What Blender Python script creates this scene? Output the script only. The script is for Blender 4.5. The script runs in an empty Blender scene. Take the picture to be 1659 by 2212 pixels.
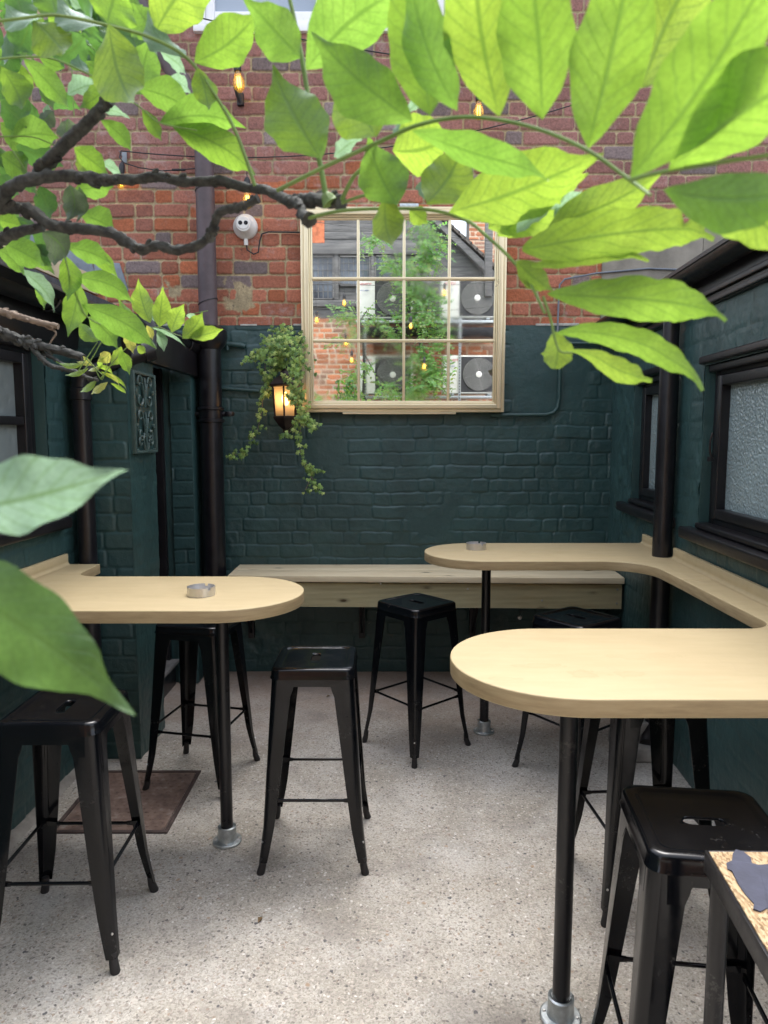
import bpy, bmesh, math, random
import numpy as np
from mathutils import Vector, Matrix, noise as mnoise
R = math.radians
PI = math.pi
random.seed(7)
scn = bpy.context.scene
COL = scn.collection

# ------------------------------------------------------------------ camera
EYE = 1.62
PITCH = R(6.2)
FPX = 1530.0                      # focal length in pixels of a 1659 x 2212 print of the photograph
cam_d = bpy.data.cameras.new('camera')
cam = bpy.data.objects.new('camera', cam_d)
COL.objects.link(cam)
cam.location = (0, 0, EYE)
cam.rotation_euler = (PI / 2 - PITCH, 0, 0)
cam_d.sensor_fit = 'VERTICAL'
cam_d.sensor_height = 24
cam_d.lens = 24 * FPX / 2212
cam_d.clip_start = 0.02
cam_d.clip_end = 500
cam_d.dof.use_dof = True
cam_d.dof.focus_distance = 3.0
cam_d.dof.aperture_fstop = cam_d.lens / 2.4
scn.camera = cam

# ------------------------------------------------------------------ world, sun, exposure
SUN_EL, SUN_AZ = R(68), R(12)
wd = bpy.data.worlds.new('World')
scn.world = wd
wd.use_nodes = True
wn = wd.node_tree
wn.nodes.clear()
sky = wn.nodes.new('ShaderNodeTexSky')
sky.sky_type = 'NISHITA'
sky.sun_disc = False
sky.sun_elevation = SUN_EL
sky.sun_rotation = SUN_AZ
sky.dust_density = 3.0
sky.ozone_density = 1.0
hsv = wn.nodes.new('ShaderNodeHueSaturation')
hsv.inputs['Saturation'].default_value = 0.42
bg = wn.nodes.new('ShaderNodeBackground')
bg.inputs['Strength'].default_value = 0.15
wo = wn.nodes.new('ShaderNodeOutputWorld')
wn.links.new(sky.outputs[0], hsv.inputs['Color'])
wn.links.new(hsv.outputs[0], bg.inputs[0])
wn.links.new(bg.outputs[0], wo.inputs[0])
sl = bpy.data.lights.new('sun', 'SUN')
sl.energy = .45
sl.angle = R(22)
sl.color = (1.0, 0.98, 0.95)
so = bpy.data.objects.new('sun', sl)
COL.objects.link(so)
sd = Vector((math.cos(SUN_EL) * math.sin(SUN_AZ), math.cos(SUN_EL) * math.cos(SUN_AZ), math.sin(SUN_EL)))
so.rotation_euler = sd.to_track_quat('Z', 'Y').to_euler()
scn.view_settings.view_transform = 'Standard'
scn.view_settings.look = 'None'
scn.view_settings.gamma = 1
scn.view_settings.exposure = 2.02
scn.cycles.max_bounces = 8
scn.cycles.transparent_max_bounces = 12

# ------------------------------------------------------------------ measuring helpers
CP, SP = math.cos(PITCH), math.sin(PITCH)
def ray(px, py):
    cx = (px - 829.5) / FPX
    cy = -(py - 1106) / FPX
    return Vector((cx, CP + cy * SP, -SP + cy * CP))
def at(px, py, Y):                 # where a thing measured in the photograph stands at distance Y
    d = ray(px, py)
    return Vector((0, 0, EYE)) + d * (Y / d.y)
MIR_Y = 4.68                       # plane of the mirror glass
def atm(px, py, Yv):               # a thing seen in the mirror: real place behind the camera
    p = at(px, py, 2 * MIR_Y - Yv)
    return Vector((p.x, Yv, p.z))
def m5(x, y, Yv):
    return atm(464.5 + .4 * x, 431.3 + .4 * y, Yv)
def xl(y): return -1.50 + .03 * (y - 3)
def xr(y): return 1.40 + .055 * (y - 2.72)

# ------------------------------------------------------------------ materials
def nmat(name):
    m = bpy.data.materials.new(name)
    m.use_nodes = True
    nt = m.node_tree
    return m, nt, nt.nodes['Principled BSDF']
def link(nt, a, b): nt.links.new(a, b)
def node(nt, t, **kw):
    n = nt.nodes.new(t)
    for k, v in kw.items():
        if k.startswith('i_'):
            key = k[2:]
            key = int(key) if key.isdigit() else key.replace('_', ' ')
            n.inputs[key].default_value = v
        else:
            setattr(n, k, v)
    return n
def coords(nt, kind='Object', scale=(1, 1, 1), rot=(0, 0, 0)):
    tc = node(nt, 'ShaderNodeTexCoord')
    mp = node(nt, 'ShaderNodeMapping')
    mp.inputs['Scale'].default_value = scale
    mp.inputs['Rotation'].default_value = rot
    link(nt, tc.outputs[kind], mp.inputs[0])
    return mp.outputs[0]
def ramp(nt, src, stops, interp='LINEAR'):
    r = node(nt, 'ShaderNodeValToRGB')
    r.color_ramp.interpolation = interp
    el = r.color_ramp.elements
    while len(el) > len(stops): el.remove(el[-1])
    while len(el) < len(stops): el.new(0.5)
    for e, (p, c) in zip(el, stops):
        e.position = p
        e.color = (*c, 1) if len(c) == 3 else c
    link(nt, src, r.inputs[0])
    return r.outputs[0]
def mixc(nt, fac, a, b, mode='MIX'):
    m = node(nt, 'ShaderNodeMix', data_type='RGBA', blend_type=mode)
    for s, v in ((0, fac), (6, a), (7, b)):
        if hasattr(v, 'node'): link(nt, v, m.inputs[s])
        elif s == 0: m.inputs[0].default_value = v
        else: m.inputs[s].default_value = (*v, 1)
    return m.outputs[2]
def bump(nt, h, strength, dist, prev=None):
    b = node(nt, 'ShaderNodeBump')
    b.inputs['Strength'].default_value = strength
    b.inputs['Distance'].default_value = dist
    link(nt, h, b.inputs['Height'])
    if prev is not None: link(nt, prev, b.inputs['Normal'])
    return b.outputs[0]
def nz(nt, vec, scale, detail=4, rough=.55, out=0):
    n = node(nt, 'ShaderNodeTexNoise')
    n.inputs['Scale'].default_value = scale
    n.inputs['Detail'].default_value = detail
    n.inputs['Roughness'].default_value = rough
    link(nt, vec, n.inputs['Vector'])
    return n.outputs[out]
def simple(name, col, rough=.5, metal=0, var=.12, scale=25, bmp=.1, bscale=180, spec=.5, coat=0):
    m, nt, p = nmat(name)
    v = coords(nt)
    n1 = nz(nt, v, scale, 5)
    lo = tuple(c * (1 - var) for c in col)
    hi = tuple(min(1, c * (1 + var)) for c in col)
    link(nt, ramp(nt, n1, [(.3, lo), (.7, hi)]), p.inputs['Base Color'])
    p.inputs['Metallic'].default_value = metal
    p.inputs['Specular IOR Level'].default_value = spec
    p.inputs['Coat Weight'].default_value = coat
    p.inputs['Coat Roughness'].default_value = .08
    n2 = nz(nt, v, bscale, 3)
    rr = node(nt, 'ShaderNodeMapRange')
    rr.inputs[3].default_value = max(0, rough - .08)
    rr.inputs[4].default_value = min(1, rough + .08)
    link(nt, n1, rr.inputs[0])
    link(nt, rr.outputs[0], p.inputs['Roughness'])
    if bmp > 0:
        link(nt, bump(nt, n2, bmp, .002), p.inputs['Normal'])
    return m

M = {}
M['black_gloss'] = simple('black_gloss_paint', (.0035, .004, .0055), .11, var=.2, scale=9, bmp=.015, bscale=60, spec=.36)
M['black_satin'] = simple('black_satin_paint', (.006, .006, .008), .3, var=.25, scale=14, bmp=.12, bscale=90)
M['black_wood'] = simple('black_wood_paint', (.009, .008, .010), .36, var=.3, scale=12, bmp=.3, bscale=40)
M['iron_black'] = simple('cast_iron_black', (.009, .0085, .011), .33, var=.4, scale=18, bmp=.35, bscale=70)
M['iron_purple'] = simple('cast_iron_purple_grey', (.085, .062, .068), .55, var=.25, scale=12, bmp=.3, bscale=90)
M['galv'] = simple('galvanised_steel', (.50, .54, .55), .38, metal=.85, var=.2, scale=60, bmp=.15, bscale=200)
M['steel'] = simple('brushed_steel', (.66, .65, .64), .36, metal=.85, var=.05, scale=30, bmp=0)
M['gold'] = simple('champagne_gold_paint', (.80, .69, .46), .3, metal=.55, var=.04, scale=6, bmp=.03, bscale=140)
M['white'] = simple('white_plastic', (.72, .71, .68), .4, var=.06, scale=12, bmp=.05)
M['upvc'] = simple('white_window_plastic', (.82, .83, .85), .3, var=.03, scale=6, bmp=0)
M['cable'] = simple('black_cable', (.015, .015, .018), .5, var=.1, bmp=0)
M['grey_cable'] = simple('grey_cable', (.16, .18, .21), .5, var=.1, bmp=0)
M['lead'] = simple('lead_flashing', (.20, .235, .275), .5, var=.25, scale=14, bmp=.4, bscale=40)
M['cement'] = simple('cement_render', (.25, .225, .185), .9, var=.28, scale=7, bmp=.8, bscale=120)
M['fillet'] = simple('cement_fillet', (.50, .40, .26), .9, var=.22, scale=9, bmp=.8, bscale=80)
M['concrete_old'] = simple('old_concrete', (.30, .28, .25), .9, var=.35, scale=12, bmp=.9, bscale=90)
M['felt'] = simple('roof_felt', (.035, .036, .045), .85, var=.5, scale=45, bmp=1, bscale=220)
M['slate'] = simple('roof_slate', (.11, .095, .085), .8, var=.4, scale=10, bmp=.8, bscale=60)
M['bronze'] = simple('bronze_metal', (.035, .022, .020), .35, metal=.4, var=.3, bmp=.1)
M['rubber'] = simple('rubber', (.016, .015, .016), .6, var=.2, bmp=.1)
M['paper'] = simple('grey_torn_membrane', (.055, .058, .085), .8, var=.2, scale=30, bmp=.4, bscale=150)
M['dead_leaf'] = simple('dead_leaf', (.14, .09, .04), .7, var=.4)

# painted green brick
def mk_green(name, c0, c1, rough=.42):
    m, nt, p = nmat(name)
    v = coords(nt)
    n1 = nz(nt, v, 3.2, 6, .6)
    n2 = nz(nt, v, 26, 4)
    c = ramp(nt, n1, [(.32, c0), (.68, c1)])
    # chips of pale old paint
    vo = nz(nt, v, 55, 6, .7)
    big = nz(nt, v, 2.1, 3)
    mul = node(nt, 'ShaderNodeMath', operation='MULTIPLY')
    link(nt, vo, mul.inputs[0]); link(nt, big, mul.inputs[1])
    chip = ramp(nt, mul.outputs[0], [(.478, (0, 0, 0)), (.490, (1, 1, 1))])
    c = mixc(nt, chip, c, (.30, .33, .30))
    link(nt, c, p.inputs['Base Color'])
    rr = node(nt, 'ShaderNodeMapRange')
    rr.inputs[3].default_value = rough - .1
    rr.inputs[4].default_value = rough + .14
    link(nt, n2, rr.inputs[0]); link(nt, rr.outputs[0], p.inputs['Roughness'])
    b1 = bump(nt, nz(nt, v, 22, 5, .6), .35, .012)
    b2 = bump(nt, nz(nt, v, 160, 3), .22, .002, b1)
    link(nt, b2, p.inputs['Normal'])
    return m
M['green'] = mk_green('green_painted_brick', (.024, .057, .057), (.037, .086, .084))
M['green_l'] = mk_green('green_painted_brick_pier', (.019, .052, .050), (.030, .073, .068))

# red brick: per brick colour in an attribute, fine grain here
m, nt, p = nmat('red_brick')
at_ = node(nt, 'ShaderNodeAttribute', attribute_name='col')
v = coords(nt)
g = ramp(nt, nz(nt, v, 70, 6, .7), [(.28, (.62, .62, .62)), (.72, (1.32, 1.30, 1.28))])
c = mixc(nt, 1.0, at_.outputs['Color'], g, 'MULTIPLY')
bl = ramp(nt, nz(nt, v, 9, 6, .7), [(.56, (0, 0, 0)), (.72, (.55, .55, .55))])
c = mixc(nt, bl, c, (.44, .34, .31))
dk = ramp(nt, nz(nt, v, 30, 4, .7), [(.62, (0, 0, 0)), (.70, (.6, .6, .6))])
c = mixc(nt, dk, c, (.055, .04, .04))
link(nt, c, p.inputs['Base Color'])
p.inputs['Roughness'].default_value = .88
b1 = bump(nt, nz(nt, v, 40, 6, .65), .6, .01)
link(nt, bump(nt, nz(nt, v, 220, 4, .7), .5, .002, b1), p.inputs['Normal'])
M['red'] = m

# exposed aggregate floor
m, nt, p = nmat('exposed_aggregate_concrete')
v = coords(nt)
dist = node(nt, 'ShaderNodeVectorMath', operation='MULTIPLY_ADD')
nn = nz(nt, v, 60, 2, .5, 1)
link(nt, nn, dist.inputs[0]); dist.inputs[1].default_value = (.018, .018, .018); link(nt, v, dist.inputs[2])
def vor(scale, feat='F1', rnd=1):
    n = node(nt, 'ShaderNodeTexVoronoi', feature=feat)
    n.inputs['Scale'].default_value = scale
    n.inputs['Randomness'].default_value = rnd
    link(nt, dist.outputs[0], n.inputs['Vector'])
    return n
v1 = vor(86); v2 = vor(210); v3 = vor(38)
base = ramp(nt, nz(nt, v, 1.3, 5, .6), [(.30, (.275, .25, .21)), (.5, (.40, .37, .325)), (.72, (.525, .50, .455))])
pat = nz(nt, v, 4.5, 5, .6)
base = mixc(nt, ramp(nt, pat, [(.45, (0, 0, 0)), (.7, (.5, .5, .5))]), base, (.56, .54, .51))
sep = node(nt, 'ShaderNodeSeparateColor'); link(nt, v1.outputs['Color'], sep.inputs[0])
peb = ramp(nt, sep.outputs[0], [(0, (.13, .12, .115)), (.08, (.24, .22, .195)), (.26, (.33, .29, .26)), (.5, (.47, .42, .37)), (.68, (.30, .23, .18)), (.74, (.50, .46, .40)), (.92, (.62, .60, .57))], 'CONSTANT')
mask = ramp(nt, v1.outputs['Distance'], [(.36, (1, 1, 1)), (.46, (0, 0, 0))])
m1 = node(nt, 'ShaderNodeMath', operation='MULTIPLY')
gate = ramp(nt, sep.outputs[1], [(.28, (0, 0, 0)), (.33, (.9, .9, .9))])
link(nt, mask, m1.inputs[0]); link(nt, gate, m1.inputs[1])
c = mixc(nt, m1.outputs[0], base, peb)
sep2 = node(nt, 'ShaderNodeSeparateColor'); link(nt, v2.outputs['Color'], sep2.inputs[0])
fine = ramp(nt, sep2.outputs[0], [(0, (.72, .71, .69)), (.18, (.89, .88, .86)), (.5, (1.05, 1.04, 1.02)), (.85, (1.16, 1.15, 1.14))], 'CONSTANT')
c = mixc(nt, 1.0, c, fine, 'MULTIPLY')
sep3 = node(nt, 'ShaderNodeSeparateColor'); link(nt, v3.outputs['Color'], sep3.inputs[0])
gate3 = ramp(nt, sep3.outputs[1], [(.90, (0, 0, 0)), (.91, (1, 1, 1))])
mask3 = ramp(nt, v3.outputs['Distance'], [(.20, (.9, .9, .9)), (.27, (0, 0, 0))])
m3 = node(nt, 'ShaderNodeMath', operation='MULTIPLY')
link(nt, mask3, m3.inputs[0]); link(nt, gate3, m3.inputs[1])
big = ramp(nt, sep3.outputs[0], [(0, (.07, .07, .08)), (.35, (.20, .17, .15)), (.6, (.34, .24, .16)), (.8, (.40, .34, .30))], 'CONSTANT')
c = mixc(nt, m3.outputs[0], c, big)
# brown dirt towards the bench
sx = node(nt, 'ShaderNodeSeparateXYZ'); tc = node(nt, 'ShaderNodeTexCoord'); link(nt, tc.outputs['Object'], sx.inputs[0])
ya = node(nt, 'ShaderNodeMath', operation='MULTIPLY_ADD'); link(nt, nz(nt, v, 2.2, 5, .6), ya.inputs[0]); ya.inputs[1].default_value = 1.8; link(nt, sx.outputs[1], ya.inputs[2])
dm = node(nt, 'ShaderNodeMapRange'); dm.inputs[1].default_value = 4.3; dm.inputs[2].default_value = 5.6; dm.inputs[4].default_value = .75
link(nt, ya.outputs[0], dm.inputs[0])
c = mixc(nt, dm.outputs[0], c, (.30, .20, .14))
st = ramp(nt, nz(nt, v, 3.1, 6, .65), [(.52, (0, 0, 0)), (.70, (.6, .6, .6))])
c = mixc(nt, st, c, (.22, .20, .18))
st2 = ramp(nt, nz(nt, v, 1.1, 6, .7), [(.56, (0, 0, 0)), (.66, (.4, .4, .4))])
c = mixc(nt, st2, c, (.55, .54, .52))
link(nt, c, p.inputs['Base Color'])
p.inputs['Roughness'].default_value = .82
b1 = bump(nt, mask, .25, .003)
b2 = bump(nt, nz(nt, v, 14, 5, .6), .35, .01, b1)
link(nt, b2, p.inputs['Normal'])
M['floor'] = m

# pale worktop
m, nt, p = nmat('pale_laminated_worktop')
v = coords(nt, scale=(1, 5, 1))
v0 = coords(nt)
c = ramp(nt, nz(nt, v, 5, 6, .6), [(.3, (.425, .335, .185)), (.7, (.47, .375, .213))])
bl = ramp(nt, nz(nt, v0, 6.5, 2, .5), [(.60, (0, 0, 0)), (.607, (.42, .42, .42)), (.63, (.14, .14, .14)), (.66, (.05, .05, .05))])
c = mixc(nt, bl, c, (.42, .33, .19))
for (sx_, sy_, ax_, ay_, am_) in ((.40, 1.80, .07, .022, .5), (.50, 1.735, .045, .032, .55), (.62, 1.735, .05, .026, .5), (.72, 1.88, .11, .03, .3), (-.95, 2.6, .12, .05, .25), (.30, 1.70, .05, .02, .35), (.95, 3.6, .12, .05, .25)):
    o_ = node(nt, 'ShaderNodeVectorMath', operation='SUBTRACT'); link(nt, v0, o_.inputs[0]); o_.inputs[1].default_value = (sx_, sy_, 1.02)
    o2 = node(nt, 'ShaderNodeVectorMath', operation='MULTIPLY'); link(nt, o_.outputs[0], o2.inputs[0]); o2.inputs[1].default_value = (1 / ax_, 1 / ay_, 1)
    o3 = node(nt, 'ShaderNodeVectorMath', operation='LENGTH'); link(nt, o2.outputs[0], o3.inputs[0])
    o4 = node(nt, 'ShaderNodeMath', operation='MULTIPLY_ADD'); link(nt, nz(nt, v0, 32, 4, .6), o4.inputs[0]); o4.inputs[1].default_value = 2.2; link(nt, o3.outputs[1] if len(o3.outputs) > 1 else o3.outputs[0], o4.inputs[2])
    mk_ = ramp(nt, o4.outputs[0], [(0, (am_ * .35,) * 3), (.8, (am_ * .5,) * 3), (.93, (am_,) * 3), (1.0, (0, 0, 0))])
    dv = node(nt, 'ShaderNodeMath', operation='DIVIDE'); link(nt, o4.outputs[0], dv.inputs[0]); dv.inputs[1].default_value = 2.0
    nt.links.remove(mk_.node.inputs[0].links[0]); link(nt, dv.outputs[0], mk_.node.inputs[0])
    c = mixc(nt, mk_, c, (.36, .285, .15))
link(nt, c, p.inputs['Base Color'])
rr = ramp(nt, nz(nt, v0, 7, 4), [(.3, (.46, .46, .46)), (.7, (.62, .62, .62))])
link(nt, rr, p.inputs['Roughness'])
link(nt, bump(nt, nz(nt, v0, 90, 3), .05, .002), p.inputs['Normal'])
M['worktop'] = m
m, nt, p = nmat('worktop_edging')
v = coords(nt, scale=(2, 2, 18))
c = ramp(nt, nz(nt, v, 4, 6, .65), [(.28, (.29, .21, .11)), (.5, (.39, .29, .155)), (.75, (.46, .355, .20))])
link(nt, c, p.inputs['Base Color'])
p.inputs['Roughness'].default_value = .5
link(nt, bump(nt, nz(nt, v, 30, 4), .12, .002), p.inputs['Normal'])
M['edging'] = m

# pine boards
def mk_pine(name, lo, hi, knot=True):
    m, nt, p = nmat(name)
    v = coords(nt, scale=(1.0, 11, 11))
    v0 = coords(nt)
    c = ramp(nt, nz(nt, v, 3.0, 7, .62), [(.25, lo), (.5, tuple((a + b) / 2 for a, b in zip(lo, hi))), (.78, hi)])
    if knot:
        vk = node(nt, 'ShaderNodeTexVoronoi'); vk.inputs['Scale'].default_value = 3.1
        mp = coords(nt, scale=(1, 2.6, 2.6)); link(nt, mp, vk.inputs['Vector'])
        k = ramp(nt, vk.outputs['Distance'], [(.05, (1, 1, 1)), (.085, (.35, .35, .35)), (.16, (0, 0, 0))])
        c = mixc(nt, k, c, (.10, .065, .03))
    link(nt, c, p.inputs['Base Color'])
    p.inputs['Roughness'].default_value = .6
    link(nt, bump(nt, nz(nt, v, 12, 4), .2, .002), p.inputs['Normal'])
    return m
M['pine'] = mk_pine('pine_boards', (.60, .47, .28), (.85, .74, .52))
M['pine_deck'] = mk_pine('treated_decking', (.50, .44, .25), (.72, .65, .41))
M['timber_grey'] = mk_pine('weathered_grey_timber', (.035, .036, .04), (.20, .195, .19), False)

# rust
m, nt, p = nmat('rusty_plate')
v = coords(nt)
c = ramp(nt, nz(nt, v, 16, 6, .65), [(.25, (.07, .052, .046)), (.42, (.13, .085, .068)), (.58, (.19, .13, .105)), (.75, (.30, .27, .25))])
link(nt, c, p.inputs['Base Color']); p.inputs['Roughness'].default_value = .7
link(nt, bump(nt, nz(nt, v, 120, 4), .5, .002), p.inputs['Normal'])
M['rust'] = m

# chipboard
m, nt, p = nmat('oriented_chipboard')
v = coords(nt)
vo = node(nt, 'ShaderNodeTexVoronoi'); vo.inputs['Scale'].default_value = 260
mp = coords(nt, scale=(1, .45, 1), rot=(0, 0, .6)); link(nt, mp, vo.inputs['Vector'])
sc_ = node(nt, 'ShaderNodeSeparateColor'); link(nt, vo.outputs['Color'], sc_.inputs[0])
c = ramp(nt, sc_.outputs[0], [(0, (.20, .12, .055)), (.25, (.31, .20, .10)), (.5, (.40, .285, .15)), (.8, (.47, .36, .215))])
c = mixc(nt, ramp(nt, nz(nt, v, 25, 5), [(.5, (0, 0, 0)), (.75, (.5, .5, .5))]), c, (.34, .22, .11))
link(nt, c, p.inputs['Base Color']); p.inputs['Roughness'].default_value = .75
link(nt, bump(nt, vo.outputs['Distance'], .4, .002), p.inputs['Normal'])
M['chip'] = m

# obscured glass
def mk_frost(name, col, sc):
    m, nt, p = nmat(name)
    v = coords(nt)
    vo = node(nt, 'ShaderNodeTexVoronoi', feature='SMOOTH_F1'); vo.inputs['Scale'].default_value = sc
    dd = node(nt, 'ShaderNodeVectorMath', operation='MULTIPLY_ADD')
    link(nt, nz(nt, v, 30, 3, .5, 1), dd.inputs[0]); dd.inputs[1].default_value = (.02, .02, .02); link(nt, v, dd.inputs[2])
    link(nt, dd.outputs[0], vo.inputs['Vector'])
    c = ramp(nt, nz(nt, v, 2.5, 3), [(.3, tuple(a * .75 for a in col)), (.7, col)])
    link(nt, c, p.inputs['Base Color'])
    p.inputs['Roughness'].default_value = .22
    p.inputs['Specular IOR Level'].default_value = .9
    link(nt, bump(nt, vo.outputs['Distance'], .55, .012), p.inputs['Normal'])
    return m
M['frost'] = mk_frost('obscured_glass', (.30, .38, .385), 85)
M['frost_plain'] = mk_frost('dusty_glass', (.20, .235, .235), 20)
m, nt, p = nmat('window_glass')
v = coords(nt)
link(nt, ramp(nt, nz(nt, v, 1.5, 2), [(.3, (.24, .30, .38)), (.7, (.34, .40, .48))]), p.inputs['Base Color'])
p.inputs['Roughness'].default_value = .05; p.inputs['Specular IOR Level'].default_value = .8
M['glass'] = m
m, nt, p = nmat('dark_leaded_glass')
v = coords(nt)
link(nt, ramp(nt, nz(nt, v, 3, 3), [(.3, (.03, .035, .045)), (.7, (.10, .12, .15))]), p.inputs['Base Color'])
p.inputs['Roughness'].default_value = .1
M['dark_glass'] = m
m, nt, p = nmat('mirror_silver')
v = coords(nt)
p.inputs['Metallic'].default_value = 1
p.inputs['Base Color'].default_value = (.88, .90, .89, 1)
link(nt, ramp(nt, nz(nt, v, 3, 5, .6), [(.40, (.0, .0, .0)), (.9, (.09, .09, .09))]), p.inputs['Roughness'])
M['mirror'] = m

def scuff(m, th=.66):
    nt = m.node_tree; p = nt.nodes['Principled BSDF']
    src = p.inputs['Base Color'].links[0].from_socket; v = coords(nt)
    a = nz(nt, v, 75, 6, .8); b = nz(nt, v, 6, 3)
    mm = node(nt, 'ShaderNodeMath', operation='MULTIPLY'); link(nt, a, mm.inputs[0]); link(nt, b, mm.inputs[1])
    k = ramp(nt, mm.outputs[0], [(.355, (0, 0, 0)), (.375, (.8, .8, .8))])
    link(nt, mixc(nt, k, src, (.05, .048, .045)), p.inputs['Base Color'])
    rs_ = p.inputs['Roughness'].links[0].from_socket
    d = ramp(nt, nz(nt, v, 11, 6, .7), [(.45, (0, 0, 0)), (.75, (.22, .22, .22))])
    ad = node(nt, 'ShaderNodeMath', operation='ADD'); link(nt, rs_, ad.inputs[0]); link(nt, d, ad.inputs[1])
    link(nt, ad.outputs[0], p.inputs['Roughness'])
scuff(M['black_gloss']); scuff(M['black_satin'])
def mk_emit(name, col, st):
    m, nt, p = nmat(name)
    p.inputs['Base Color'].default_value = (*col, 1)
    p.inputs['Emission Color'].default_value = (*col, 1)
    p.inputs['Emission Strength'].default_value = st
    return m
M['filament'] = mk_emit('glowing_filament', (1.0, .62, .10), 4)
M['lamp_bulb'] = mk_emit('glowing_lamp_bulb', (1.0, .62, .24), 4.5)
def mk_clear(name, col, fac, rough=.04):
    m = bpy.data.materials.new(name); m.use_nodes = True
    nt = m.node_tree; nt.nodes.clear()
    o = node(nt, 'ShaderNodeOutputMaterial'); t = node(nt, 'ShaderNodeBsdfTransparent'); g_ = node(nt, 'ShaderNodeBsdfGlossy')
    tr = node(nt, 'ShaderNodeBsdfTranslucent'); t.inputs[0].default_value = (*col, 1); tr.inputs[0].default_value = (*col, 1)
    g_.inputs['Roughness'].default_value = rough
    mx = node(nt, 'ShaderNodeMixShader'); mx.inputs[0].default_value = fac
    mx2 = node(nt, 'ShaderNodeMixShader'); mx2.inputs[0].default_value = .10
    link(nt, t.outputs[0], mx.inputs[1]); link(nt, tr.outputs[0], mx.inputs[2])
    link(nt, mx.outputs[0], mx2.inputs[1]); link(nt, g_.outputs[0], mx2.inputs[2])
    link(nt, mx2.outputs[0], o.inputs[0])
    return m
M['bulb_glass'] = mk_clear('amber_bulb_glass', (.98, .80, .42), .18)
M['lantern_glass'] = mk_clear('frosted_lantern_glass', (1.0, .80, .58), .55, .5)

# leaves: 'col' carries the leaf's pigment, plus painted sheen on the pale ones, uv runs across (x) and along (y) each leaf
def mk_leaf(name, gloss=.5, trans=.62, tint=(.30, .36, .40)):
    m = bpy.data.materials.new(name); m.use_nodes = True
    nt = m.node_tree; nt.nodes.clear()
    o = node(nt, 'ShaderNodeOutputMaterial')
    a = node(nt, 'ShaderNodeAttribute', attribute_name='col')
    uv = node(nt, 'ShaderNodeUVMap'); uv.uv_map = 'UVMap'
    s = node(nt, 'ShaderNodeSeparateXYZ'); link(nt, uv.outputs[0], s.inputs[0])
    def mth(op, x, y=None, z=None):
        n = node(nt, 'ShaderNodeMath', operation=op)
        for i, q in enumerate((x, y, z)):
            if q is None: continue
            if hasattr(q, 'node'): link(nt, q, n.inputs[i])
            else: n.inputs[i].default_value = q
        return n.outputs[0]
    au = mth('ABSOLUTE', mth('SUBTRACT', s.outputs[0], .5))
    wob = nz(nt, uv.outputs[0], 7, 3)
    k = mth('MULTIPLY_ADD', wob, .05, mth('SUBTRACT', s.outputs[1], mth('MULTIPLY', au, .42)))
    tri = mth('PINGPONG', mth('MULTIPLY', k, 1.0), .052)
    side = ramp(nt, mth('DIVIDE', tri, .052), [(0, (1, 1, 1)), (.16, (.25, .25, .25)), (.34, (0, 0, 0))])
    mid = ramp(nt, au, [(0, (1, 1, 1)), (.022, (.75, .75, .75)), (.045, (0, 0, 0))])
    vm = mth('MAXIMUM', mth('MULTIPLY', side, .6), mth('MULTIPLY', mid, .85))
    blotch = ramp(nt, nz(nt, coords(nt), 45, 5, .6), [(.3, (.78, .82, .7)), (.7, (1.15, 1.12, 1.1))])
    col = mixc(nt, 1.0, a.outputs['Color'], blotch, 'MULTIPLY')
    spot = ramp(nt, nz(nt, coords(nt), 38, 5, .75), [(.69, (0, 0, 0)), (.73, (.7, .7, .7))])
    col = mixc(nt, spot, col, (.30, .20, .06))
    fine = ramp(nt, nz(nt, coords(nt), 420, 3, .6), [(.35, (.88, .88, .88)), (.65, (1.08, 1.08, 1.08))])
    col = mixc(nt, 1.0, col, fine, 'MULTIPLY')
    dcol = mixc(nt, 1.0, col, tint, 'MULTIPLY')
    dcol = mixc(nt, mth('MULTIPLY', vm, .5), dcol, (.20, .30, .12))
    tcol = mixc(nt, mth('MULTIPLY', vm, .85), col, (.10, .22, .02))
    d = node(nt, 'ShaderNodeBsdfDiffuse'); link(nt, dcol, d.inputs[0])
    t = node(nt, 'ShaderNodeBsdfTranslucent'); link(nt, tcol, t.inputs[0])
    g_ = node(nt, 'ShaderNodeBsdfGlossy'); g_.inputs['Roughness'].default_value = gloss
    g_.inputs['Color'].default_value = (.75, .85, .85, 1)
    bm_ = bump(nt, vm, .35, .0015)
    bm_ = bump(nt, nz(nt, coords(nt), 60, 3), .25, .003, bm_)
    for q in (d, g_): link(nt, bm_, q.inputs['Normal'])
    mx = node(nt, 'ShaderNodeMixShader'); mx.inputs[0].default_value = trans
    link(nt, d.outputs[0], mx.inputs[1]); link(nt, t.outputs[0], mx.inputs[2])
    lw = node(nt, 'ShaderNodeLayerWeight'); lw.inputs[0].default_value = .5
    fr = mth('MULTIPLY_ADD', mth('POWER', lw.outputs['Facing'], 4), .45, .035)
    mx2 = node(nt, 'ShaderNodeMixShader'); link(nt, fr, mx2.inputs[0])
    link(nt, mx.outputs[0], mx2.inputs[1]); link(nt, g_.outputs[0], mx2.inputs[2])
    link(nt, mx2.outputs[0], o.inputs[0])
    return m
M['leaf'] = mk_leaf('wisteria_leaf')
M['ivy'] = mk_leaf('ivy_leaf', .5, .25, (.42, .46, .25))
M['bark'] = simple('wisteria_bark', (.042, .043, .038), .85, var=.75, scale=110, bmp=1, bscale=160)
M['bark_l'] = simple('dry_twig', (.20, .15, .11), .85, var=.4, scale=50, bmp=.8, bscale=140)
M['green_stem'] = simple('green_stem', (.16, .26, .06), .6, var=.2, scale=40, bmp=.1)
M['ac_white'] = simple('aircon_casing', (.66, .66, .63), .45, var=.12, scale=5, bmp=.05)
M['grille_dark'] = simple('fan_grille', (.03, .03, .033), .5, var=.2, bmp=0)
M['red_print'] = simple('red_print', (.62, .06, .08), .5, var=.05, bmp=0)
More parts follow.
